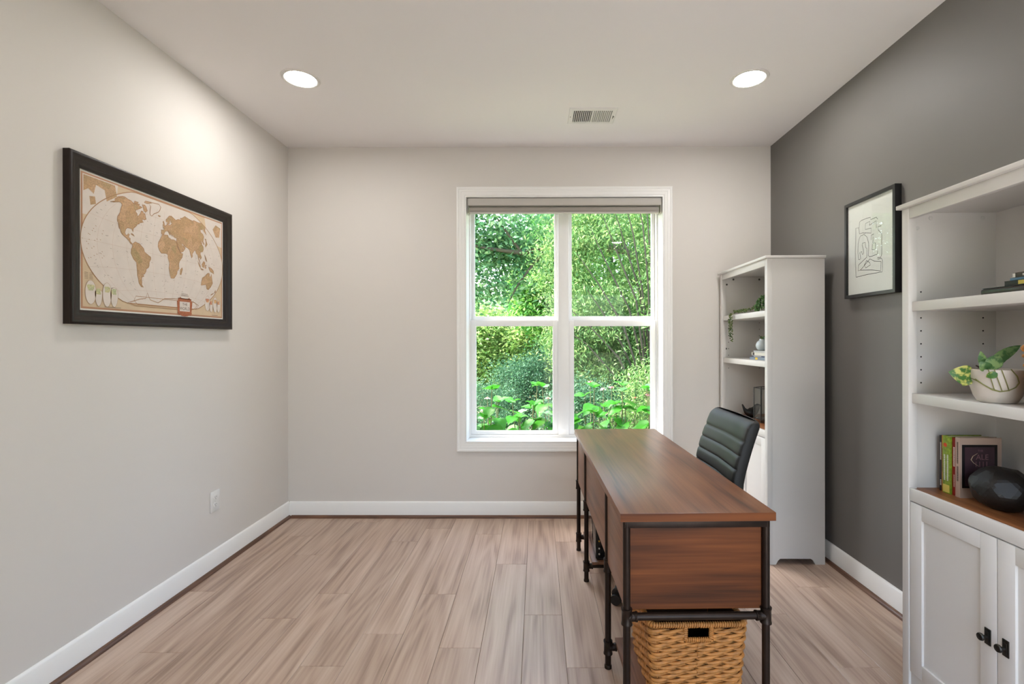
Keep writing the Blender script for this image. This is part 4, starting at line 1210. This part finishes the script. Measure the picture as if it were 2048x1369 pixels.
MB().tube([PL_(1.372, 1.470, 1.190), PL_(1.362, 1.462, 1.222)], 0.0022, 6).build('stem', M['vine'], po)
MB().tube([PL_(1.375, 1.472, 1.195), PL_(1.356, 1.452, 1.217)], 0.0018, 6).build('stem', M['vine'], po)
MB().tube([PL_(1.378, 1.458, 1.208), PL_(1.345, 1.470, 1.222), PL_(1.336, 1.472, 1.228)], [0.0035, 0.0028, 0.002], 6).build('dead_stem', mat('dead_stem', (52, 36, 30), 0.8), po)

# ================================================================== things on the corner bookcase
rn = random.Random(21)
M['pearl'] = leaf_mat('pearl_leaf', [(64, 84, 44), (92, 112, 60), (120, 128, 72)], 0.1, 0.5)
M['pearl_b'] = leaf_mat('bushy_leaf', [(52, 92, 44), (84, 128, 66), (110, 148, 84)], 0.2, 0.5)
tp = thing('trailing_succulent', 'small succulent trailing over the shelf edge of the corner bookcase', 'plant', (1.432, 3.035, 1.482))
MB().lathe([(0.0, 0.0), (0.026, 0.0), (0.032, 0.026), (0.033, 0.030), (0.030, 0.030), (0.027, 0.024), (0.0, 0.024)], 24).build('pot', mat('small_pot', (196, 190, 182), 0.5), tp)
def beads(pts, r, per=1):
    mb = MB()
    for p in pts:
        bm = bmesh.new(); bmesh.ops.create_icosphere(bm, subdivisions=1, radius=1.0)
        q = rn.uniform(0.8, 1.2)
        mb.bm(bm, 0, Matrix.Translation(p) @ Matrix.Rotation(rn.uniform(0, 6), 4, 'Z') @ Matrix.Rotation(rn.uniform(0, 6), 4, 'X') @ Matrix.Diagonal((r * q, r * q * 0.8, r * q * 0.55, 1)))
    return mb
pts = []
for i in range(300):
    d = Vector((rn.gauss(0, 1), rn.gauss(0, 1), abs(rn.gauss(0, 1)) * 0.9)).normalized()
    pts.append(Vector((d.x * 0.056, d.y * 0.060, 0.012 + d.z * 0.100 * rn.uniform(0.7, 1.0))))
beads(pts, 0.0075).build('foliage', M['pearl_b'], tp, smooth=60)['kind'] = 'stuff'
trail = [(-0.03, 0.03, 0.035), (-0.060, 0.08, 0.016), (-0.075, 0.14, 0.012), (-0.080, 0.20, 0.012), (-0.090, 0.250, 0.012)]
pts = []
for a, b_ in zip(trail, trail[1:]):
    for i in range(34):
        p = Vector(a).lerp(Vector(b_), i / 34) + Vector((rn.uniform(-0.012, 0.010), rn.uniform(-0.008, 0.008), rn.uniform(-0.002, 0.016)))
        p.z = max(p.z, 0.005); pts.append(p)
MB().tube(trail, 0.0015, 5).build('stem', M['vine'], tp)
beads(pts, 0.0062).build('trail', M['pearl'], tp, smooth=60)['kind'] = 'stuff'
for (y_, zb_, dx) in ((0.262, -0.188, 0.0), (0.285, -0.10, -0.004), (0.272, -0.155, -0.008)):
    hang = [(-0.085, y_ - 0.02, 0.010), (-0.0965 + dx, y_, 0.002), (-0.100 + dx, y_, -0.04), (-0.100 + dx, y_ + 0.002, zb_)]
    MB().tube(hang, 0.0012, 5).build('stem', M['vine'], tp)
    pts = []
    nb = int((0.01 - zb_) / 0.0042)
    for i in range(nb):
        z = 0.006 + (zb_ - 0.006) * i / nb
        pts.append(Vector((-0.100 + dx + rn.uniform(-0.010, 0.002), y_ + rn.uniform(-0.011, 0.011), z)))
    beads(pts, 0.0056).build('trail', M['pearl'], tp, smooth=60)['kind'] = 'stuff'

S3 = 1.180
gk = 'books stacked under the small vase'
flat_book('grey-blue book with a yellow sticker at the bottom of the vase stack', 1.405, 2.960, S3, 0.15, 0.232, 0.017, bookmat('cover_greyblue', (126, 140, 156)), False, gk, band=(0.118, 0.150, mat('sticker_yellow', (230, 190, 50), 0.5)))
flat_book('navy book second from the bottom of the vase stack', 1.408, 2.962, S3 + 0.017, 0.14, 0.205, 0.011, bookmat('cover_navy', (58, 68, 96)), True, gk)
flat_book('cream hardback in the middle of the vase stack', 1.406, 2.960, S3 + 0.028, 0.145, 0.205, 0.020, bookmat('cover_cream', (216, 212, 200)), False, gk, band=(0.165, 0.190, M['ink_dark']))
flat_book('pale grey slim book directly under the small vase', 1.410, 2.966, S3 + 0.048, 0.13, 0.180, 0.011, bookmat('cover_pale', (190, 190, 188)), False, gk)
va = thing('round_vase', 'small round pale blue ceramic vase with succulents on the books', 'vase', (1.448, 3.100, S3 + 0.059))
MB().lathe([(0.0, 0.0), (0.020, 0.0), (0.034, 0.010), (0.041, 0.028), (0.041, 0.038), (0.034, 0.056), (0.022, 0.066), (0.018, 0.070), (0.020, 0.075), (0.016, 0.075), (0.014, 0.068), (0.0, 0.060)], 32).build('body', mat('pale_ceramic', (196, 206, 208), 0.25), va, smooth=70)
for i in range(14):
    a = rn.uniform(0, 2 * PI); r = rn.uniform(0.016, 0.030)
    leaf_obj('leaf', (math.cos(a) * 0.006, math.sin(a) * 0.006, 0.068), (math.cos(a) * r, math.sin(a) * r, 0.080 + rn.uniform(0, 0.022)), 0.011, (0, 0, 1), M['pothos_green'], va, 0.1, 5)

# bird figurine: body and upturned tail, one smooth skin
bd = thing('bird_figurine', 'small black bird figurine with upturned tail on the worktop', 'figurine', (1.478, 3.35, CT))
prof = [(-0.056, 0.090, 0.0035), (-0.053, 0.084, 0.0055), (-0.042, 0.060, 0.009), (-0.030, 0.042, 0.017), (-0.014, 0.034, 0.028), (0.006, 0.034, 0.0335), (0.024, 0.042, 0.031), (0.038, 0.058, 0.024), (0.046, 0.072, 0.0205), (0.055, 0.080, 0.017), (0.064, 0.082, 0.009), (0.076, 0.080, 0.0015)]
MB().tube([(x, 0, z) for x, z, r in prof], [r for x, z, r in prof], 20).build('body', mat('bird_black', (22, 21, 23), 0.38), bd, smooth=80)
MB().lathe([(0.018, 0.0), (0.020, 0.002), (0.016, 0.006), (0.0, 0.008)], 16, (0.005, 0, 0)).build('foot', M['plastic'], bd)

# glass lantern with black wires
la = thing('glass_lantern', 'hexagonal glass lantern with thin black wire frame beside the bird', 'lantern', (1.508, 3.150, CT))
LR, LH = 0.086, 0.226
hexp = [(LR * math.cos(math.radians(154 + 60 * k)), LR * math.sin(math.radians(154 + 60 * k))) for k in range(6)]
wire = M['black_frame']
for k in range(6):
    p, q = hexp[k], hexp[(k + 1) % 6]
    MB().tube([(p[0], p[1], 0.0), (p[0], p[1], LH)], 0.0030, 8).build('post', wire, la)
    for z in (0.022, LH - 0.003):
        MB().tube([(p[0], p[1], z), (q[0], q[1], z)], 0.0026, 8).build('rail', wire, la)
    MB().add([(p[0] * 0.985, p[1] * 0.985, 0.024), (q[0] * 0.985, q[1] * 0.985, 0.024), (q[0] * 0.985, q[1] * 0.985, LH - 0.006), (p[0] * 0.985, p[1] * 0.985, LH - 0.006),
              (p[0] * 0.965, p[1] * 0.965, 0.024), (q[0] * 0.965, q[1] * 0.965, 0.024), (q[0] * 0.965, q[1] * 0.965, LH - 0.006), (p[0] * 0.965, p[1] * 0.965, LH - 0.006)],
             [(0, 1, 2, 3), (7, 6, 5, 4), (0, 4, 5, 1), (1, 5, 6, 2), (2, 6, 7, 3), (3, 7, 4, 0)]).build('pane', M['pic_glass'], la, smooth=0)
MB().prism([(p[0] * 0.96, p[1] * 0.96) for p in hexp], 0.019, 0.024, 'Z').build('base_plate', M['gloss_black'], la, smooth=0)

# ================================================================== garden
GZ = -0.35
M['grass'] = mat('lawn', (146, 144, 112), 0.9, vary=0.3, vscale=1.5, bump=0.5, bscale=30)
gr = MB().add([(-60, -60, GZ), (60, -60, GZ), (60, 60, GZ), (-60, 60, GZ)], [(0, 1, 2, 3)]).build('ground', M['grass'], None, smooth=0)
structure(gr, 'grassy garden ground outside the window')
structure(MB().box(-2.2, 2.2, -4.6, YR - 0.16, GZ, -0.03, bev=0.01).build('added_terrace', mat('bounce_paving', (200, 196, 194), 0.8, vary=0.08, vscale=3)), 'pale paving behind the viewer, added to bounce daylight')  # unseen paving, added to bounce neutral daylight in through the rear doorway

rng = np.random.default_rng(5)
def foliage(name, centres, size, material, parent, up=0.5, aspect=0.5, droop=0.0, jitter=0.3):
    """centres (N,3); one folded quad per leaf"""
    n = len(centres)
    nrm = rng.normal(size=(n, 3)); nrm[:, 2] = np.abs(nrm[:, 2]) * (0.6 + up)
    nrm[:, 2] += up
    nrm /= np.linalg.norm(nrm, axis=1)[:, None]
    d = rng.normal(size=(n, 3)); d[:, 2] -= droop
    d -= nrm * (d * nrm).sum(1)[:, None]
    d /= np.linalg.norm(d, axis=1)[:, None] + 1e-9
    s = np.cross(nrm, d)
    L_ = size * (1 + jitter * rng.uniform(-1, 1, n))[:, None]
    W_ = L_ * aspect
    V = np.empty((n, 4, 3), np.float32)
    V[:, 0] = centres - d * L_ * 0.5
    V[:, 1] = centres + s * W_ * 0.5 + nrm * W_ * 0.18 - d * L_ * 0.05
    V[:, 2] = centres + d * L_ * 0.5 - nrm * L_ * 0.10
    V[:, 3] = centres - s * W_ * 0.5 + nrm * W_ * 0.18 - d * L_ * 0.05
    me = bpy.data.meshes.new(name)
    me.vertices.add(n * 4); me.loops.add(n * 4); me.polygons.add(n)
    me.vertices.foreach_set('co', V.ravel())
    me.loops.foreach_set('vertex_index', np.arange(n * 4, dtype=np.int32))
    me.polygons.foreach_set('loop_start', np.arange(0, n * 4, 4, dtype=np.int32))
    me.update(calc_edges=True)
    me.materials.append(material)
    o = link(name, me, parent)
    o['kind'] = 'stuff'
    return o
def clumps(n, k, centre, radii, spread, shell=0.35, zmin=None):
    """n leaf points in k clumps spread through an ellipsoid"""
    d = rng.normal(size=(k, 3)); d /= np.linalg.norm(d, axis=1)[:, None]
    r = (shell + (1 - shell) * rng.uniform(0, 1, k)) ** 0.6
    c = np.array(centre) + d * r[:, None] * np.array(radii)
    idx = rng.integers(0, k, n)
    p = c[idx] + rng.normal(size=(n, 3)) * spread * np.array([1, 1, 0.7])
    if zmin is not None: p = p[p[:, 2] > zmin]
    return p
M['bark'] = mat('bark', (80, 72, 58), 0.9, bump=0.6, bscale=25, vary=0.2, vscale=6)
M['bark_dark'] = mat('bark_dark', (54, 48, 36), 0.9, bump=0.5, bscale=40)
M['oak_leaf'] = leaf_mat('oak_leaf', [(72, 122, 80), (102, 156, 106), (136, 182, 128), (176, 208, 154)], 0.45)
M['maple_leaf'] = leaf_mat('maple_leaf', [(62, 124, 56), (88, 156, 70), (122, 180, 86), (168, 208, 112)], 0.5)
M['yellow_leaf'] = leaf_mat('yellow_leaf', [(96, 140, 66), (132, 172, 92), (166, 194, 116), (200, 212, 150)], 0.5)
M['willow_leaf'] = leaf_mat('willow_leaf', [(74, 114, 62), (104, 146, 80), (134, 170, 98), (174, 196, 126)], 0.4)
M['dark_leaf'] = leaf_mat('dark_leaf', [(44, 84, 60), (62, 106, 74), (84, 126, 90), (108, 148, 106)], 0.4)
M['far_leaf'] = leaf_mat('far_leaf', [(72, 120, 66), (106, 156, 84), (146, 188, 104), (188, 214, 134)], 0.5)

def tree(name, label, base, trunk, crowns, material, leaf, up=0.5, aspect=0.5, droop=0.0, bark='bark', group=None, limbs=()):
    """crowns: (n, k, centre, radii, spread) relative to base; trunk: list of (x,y,z,r)"""
    t = thing(name, label, 'tree' if 'tree' in name else 'shrub', base, 0.0, group)
    if trunk:
        MB().tube([q[:3] for q in trunk], [q[3] for q in trunk], 10).build('trunk', M[bark], t, smooth=60)
    for lm in limbs:
        MB().tube([q[:3] for q in lm], [q[3] for q in lm], 7).build('branch', M[bark], t, smooth=60)
    P = np.concatenate([clumps(*c, zmin=0.02) for c in crowns])
    foliage('foliage', P, leaf, material, t, up, aspect, droop)
    return t

# oak with a long level limb crossing the left panes
tree('oak_tree', 'spreading oak tree with a level limb across the upper left pane', (2.6, 9.6, GZ),
     [(0, 0, 0, 0.24), (0.02, 0, 1.5, 0.20), (-0.05, 0.05, 3.2, 0.17), (0.1, 0.1, 5.5, 0.12), (0.2, 0.1, 7.5, 0.05)],
     [(9000, 110, (-3.0, -0.6, 4.2), (2.2, 0.8, 0.95), 0.19), (6000, 80, (-3.7, -0.3, 3.1), (1.2, 0.6, 0.75), 0.17), (12000, 90, (0.6, 0.4, 5.8), (2.6, 1.6, 1.3), 0.30)],
     M['oak_leaf'], 0.105, 0.5, 0.55,
     limbs=[[(-0.04, 0.05, 3.05, 0.11), (-0.9, -0.2, 3.42, 0.085), (-1.8, -0.45, 3.50, 0.065), (-2.4, -0.6, 3.40, 0.055), (-2.9, -0.7, 3.28, 0.045), (-3.5, -0.8, 3.34, 0.03), (-4.2, -0.8, 3.5, 0.012)],
            [(-2.45, -0.6, 3.36, 0.035), (-2.7, -0.62, 3.05, 0.026), (-2.95, -0.62, 2.72, 0.018), (-3.15, -0.6, 2.35, 0.008)],
            [(-2.9, -0.7, 3.3, 0.03), (-3.2, -0.8, 3.7, 0.02), (-3.6, -0.9, 4.3, 0.008)],
            [(-4.0, -0.6, 3.4, 0.02), (-4.3, -0.6, 3.0, 0.02), (-4.6, -0.6, 2.75, 0.012)],
            [(-0.9, -0.2, 3.42, 0.05), (-1.3, -0.4, 4.1, 0.03), (-1.9, -0.5, 4.9, 0.01)]])
tree('maple_tree', 'bright green maple tree in the middle behind the window', (0.35, 11.5, GZ),
     [(0, 0, 0, 0.12), (0.05, 0, 1.5, 0.10), (0, 0, 3.5, 0.05)],
     [(26000, 120, (0.0, 0, 2.9), (0.95, 0.8, 1.25), 0.19), (9000, 60, (0.3, 0.1, 4.2), (0.8, 0.7, 0.7), 0.2)], M['maple_leaf'], 0.10, 0.6, 0.7)
tree('sunlit_shrub_tree', 'pale yellow-green sunlit tree low at the left pane', (-1.3, 12.8, GZ),
     [(0, 0, 0, 0.08), (0.05, 0, 1.0, 0.07), (0, 0, 2.0, 0.03)],
     [(26000, 130, (0.1, 0, 1.35), (1.6, 0.9, 1.15), 0.18)], M['yellow_leaf'], 0.095, 0.6, 0.6)
tree('feathery_shrub', 'dark feathery shrub in front of the maple', (-0.05, 8.4, GZ),
     [(0, 0, 0, 0.05), (0, 0, 0.6, 0.03)],
     [(26000, 100, (0.1, 0, 0.75), (0.85, 0.55, 0.78), 0.14)], M['dark_leaf'], 0.050, 0.4, 0.35)
tree('low_grey_shrub', 'low grey-green shrub at the lower left pane', (-0.95, 7.6, GZ),
     [(0, 0, 0, 0.04), (0, 0, 0.4, 0.02)],
     [(16000, 80, (0, 0, 0.5), (0.75, 0.5, 0.5), 0.12)], M['dark_leaf'], 0.045, 0.4, 0.3)
# arching multi-stem shrub on the right
st = []
r2 = random.Random(3)
ends = [(-1.15, -0.1, 2.9), (-0.95, 0.0, 3.3), (-0.80, -0.1, 3.5), (-0.62, 0.1, 3.7), (-0.48, 0, 3.8), (-0.34, -0.1, 3.9), (-0.15, 0.1, 4.0), (-1.35, 0, 2.2), (-1.45, 0.1, 1.9), (0.15, 0, 4.0), (0.5, -0.1, 3.8), (0.85, 0, 3.4), (-1.05, 0.1, 2.5)]
for (x, y, z) in ends:
    st.append([(x * 0.04, y * 0.2, 0.05, 0.021), (x * 0.17 + r2.uniform(-.03, .03), y * 0.5, z * 0.35, 0.018), (x * 0.42 + r2.uniform(-.05, .05), y * 0.8, z * 0.64, 0.0135), (x * 0.72 + r2.uniform(-.05, .05), y, z * 0.85, 0.009), (x, y, z, 0.004)])
tree('arching_shrub', 'tall arching multi-stemmed shrub filling the right panes', (1.72, 7.0, GZ), None,
     [(34000, 210, (-0.30, 0.62, 2.6), (1.5, 0.50, 1.5), 0.15), (20000, 110, (-0.55, 0.50, 1.45), (1.0, 0.45, 0.7), 0.12), (12000, 60, (0.6, 0.2, 2.0), (1.1, 0.6, 1.4), 0.16)],
     M['willow_leaf'], 0.070, 0.15, 0.28, droop=0.9, bark='bark_dark', limbs=st)
tree('berry_shrub', 'fine-leaved shrub under the arching stems', (0.75, 6.9, GZ), [(0, 0, 0, 0.03), (0, 0, 0.5, 0.015)],
     [(16000, 80, (0, 0, 0.55), (0.8, 0.4, 0.55), 0.11)], M['dark_leaf'], 0.042, 0.4, 0.4)
tree('willow_shrub', 'drooping willowy shrub at the lower right pane', (1.75, 6.4, GZ), [(0, 0, 0, 0.03), (0, 0, 0.6, 0.015)],
     [(15000, 80, (0, 0, 0.75), (0.75, 0.4, 0.75), 0.11)], M['willow_leaf'], 0.055, 0.2, 0.26, droop=1.0)
# the wood behind
for (x, y, h_, w_, mt, lb) in ((-7.0, 15.0, 6.5, 2.6, 'far_leaf', 'tall tree at the far left edge of the wood'), (-3.6, 17.5, 3.0, 2.2, 'far_leaf', 'lower tree in the wood behind the yellow-green tree'), (-0.6, 19.0, 3.6, 2.3, 'oak_leaf', 'dark tree in the wood left of the maple'),
                           (2.2, 15.0, 6.2, 2.4, 'far_leaf', 'tall tree in the wood behind the arching shrub'), (5.4, 14.0, 6.4, 2.6, 'maple_leaf', 'tall tree in the wood right of the arching shrub'), (9.2, 15.0, 6.4, 2.8, 'oak_leaf', 'tall tree at the far right edge of the wood')):
    tree('woodland_tree', lb, (x, y, GZ), [(0, 0, 0, 0.22), (0.1, 0, h_ * 0.5, 0.16), (0, 0.1, h_ * 0.9, 0.05)],
         [(20000, 110, (0, 0, h_ * 0.62), (w_, 1.6, h_ * 0.40), 0.34), (12000, 70, (0, -0.4, 1.3), (w_ * 1.05, 1.0, 1.3), 0.3)], M[mt], 0.15, 0.6, 0.6, group='trees of the wood behind the garden')

# hydrangeas right under the window
M['hyd_leaf'] = leaf_mat('hydrangea_leaf', [(38, 104, 26), (52, 124, 32), (76, 144, 46)], 0.45, 0.38)
M['hyd_leaf2'] = leaf_mat('hydrangea_leaf_grey', [(92, 140, 88), (108, 156, 104)], 0.35, 0.3)
M['hyd_stem'] = mat('hydrangea_stem', (92, 92, 58), 0.7)
def hyd_leaf_mesh(seed, m_):
    q = random.Random(seed)
    vs = []; fs = []; n = 8
    for i in range(n + 1):
        t = i / n
        w = 0.37 * (math.sin(PI * t ** 0.64) ** 1.1 if 0 < t < 1 else 0.0)
        droop = -0.30 * t * t * q.uniform(0.8, 1.3)
        for j, s in enumerate((-1, -0.5, 0, 0.5, 1)):
            wob = 0.02 * math.sin(i * 2.1 + j)
            vs.append((t, s * w, droop + 0.16 * abs(s) * w * 2 - 0.10 * (s * w) ** 2 * 4 + wob * abs(s)))
    for i in range(n):
        for j in range(4):
            k = 5 * i + j
            fs.append((k, k + 1, k + 6, k + 5))
    return MB().add(vs, fs).mesh('leaf', m_, smooth=80, fixn=False)
HL = [hyd_leaf_mesh(i, M['hyd_leaf']) for i in range(4)] + [hyd_leaf_mesh(9, M['hyd_leaf2'])]
r3 = random.Random(12)
hyd = [(-0.98, 4.75, 'hydrangea shrub outside, furthest left'), (-0.47, 4.35, 'hydrangea shrub at the left end of the left pane'), (-0.10, 4.62, 'hydrangea shrub in the middle of the left pane'), (0.20, 4.40, 'hydrangea shrub behind the window mullion'),
       (0.46, 4.45, 'hydrangea shrub at the left side of the right pane'), (0.80, 4.62, 'hydrangea shrub in the middle of the right pane'), (1.12, 4.50, 'hydrangea shrub at the right end of the right pane'), (1.60, 4.80, 'hydrangea shrub outside, furthest right')]
for (x, y, lb) in hyd:
    t = thing('hydrangea', lb + ', with big bright green leaves', 'shrub', (x, y, GZ), r3.uniform(0, 6), 'hydrangeas under the window')
    for s in range(6):
        a = 2 * PI * s / 6 + r3.uniform(-0.3, 0.3); rr = r3.uniform(0.04, 0.20)
        top = Vector((math.cos(a) * rr, math.sin(a) * rr, r3.uniform(0.90, 1.20) if s else 1.22))
        base = Vector((math.cos(a) * 0.04, math.sin(a) * 0.04, 0))
        MB().tube([base, base.lerp(top, 0.5) + Vector((0, 0, 0.05)), top], [0.008, 0.006, 0.004], 6).build('stem', M['hyd_stem'], t)
        for lv_ in range(4):
            f = 1.0 - lv_ * 0.13
            for pair in range(2 if lv_ else 3):
                az_ = a + lv_ * PI / 2 + pair * (PI if lv_ else 2 * PI / 3) + r3.uniform(-0.4, 0.4)
                me = HL[r3.randrange(4)] if r3.random() < 0.86 else HL[4]
                p = base.lerp(top, f)
                o = link('leaf', me, t, p, (r3.uniform(-0.55, 0.55), (-0.5 if lv_ == 0 else 0.05 + 0.16 * lv_) + r3.uniform(-0.3, 0.3), az_))
                o.scale = [(0.105 if lv_ == 0 else 0.172) * r3.uniform(0.8, 1.2)] * 3
# pink and pale flowers behind them
M['petal_pink'] = mat('petal_pink', (206, 110, 140), 0.6)
M['petal_pale'] = mat('petal_pale', (226, 208, 218), 0.6)
M['petal_orange'] = mat('petal_orange', (222, 160, 130), 0.6)
M['cone'] = mat('flower_cone', (150, 84, 60), 0.8)
fl = [(0.678, 0.770, 6.2, 'petal_pink', 'pink flower highest at the left of the right pane'), (0.845, 0.680, 6.2, 'petal_pale', 'pale pink flower left of the twin pink blooms'), (0.945, 0.700, 6.15, 'petal_pink', 'bright pink flower above the right hydrangea'),
      (0.84, 0.395, 6.0, 'petal_pink', 'pink flower low among the hydrangea leaves'), (1.42, 0.602, 6.2, 'petal_pink', 'deep pink flower at the right edge of the right pane'), (1.257, 0.563, 6.2, 'petal_orange', 'peach flower right of the hydrangea tops'),
      (-0.645, 0.563, 6.2, 'petal_pale', 'pale lilac flower at the left of the left pane'), (-0.53, 0.545, 6.15, 'petal_pale', 'second pale flower at the left of the left pane'), (0.14, 0.560, 6.2, 'petal_pale', 'pale flower beside the mullion in the left pane')]
r4 = random.Random(2)
for (x, z, y, mt, lb) in fl:
    t = thing('garden_flower', lb, 'flower', (x, y, GZ), 0.0, 'garden flowers')
    hgt = z - GZ
    MB().tube([(0, 0, 0), (0.01, 0.01, hgt * 0.5), (0, 0, hgt)], 0.004, 6).build('stem', M['hyd_stem'], t)
    MB().lathe([(0.0, 0.02), (0.010, 0.014), (0.014, 0.004), (0.010, -0.004), (0.0, -0.006)], 12, (0, 0, hgt)).build('flower_centre', M['cone'], t)
    for k in range(9):
        a = 2 * PI * k / 9 + r4.uniform(-0.1, 0.1)
        leaf_obj('petal', (math.cos(a) * 0.008, math.sin(a) * 0.008, hgt + 0.004), (math.cos(a) * 0.042, math.sin(a) * 0.042, hgt + r4.uniform(-0.02, 0.015)), 0.022, (0, 0, 1), M[mt], t, 0.1, 4)
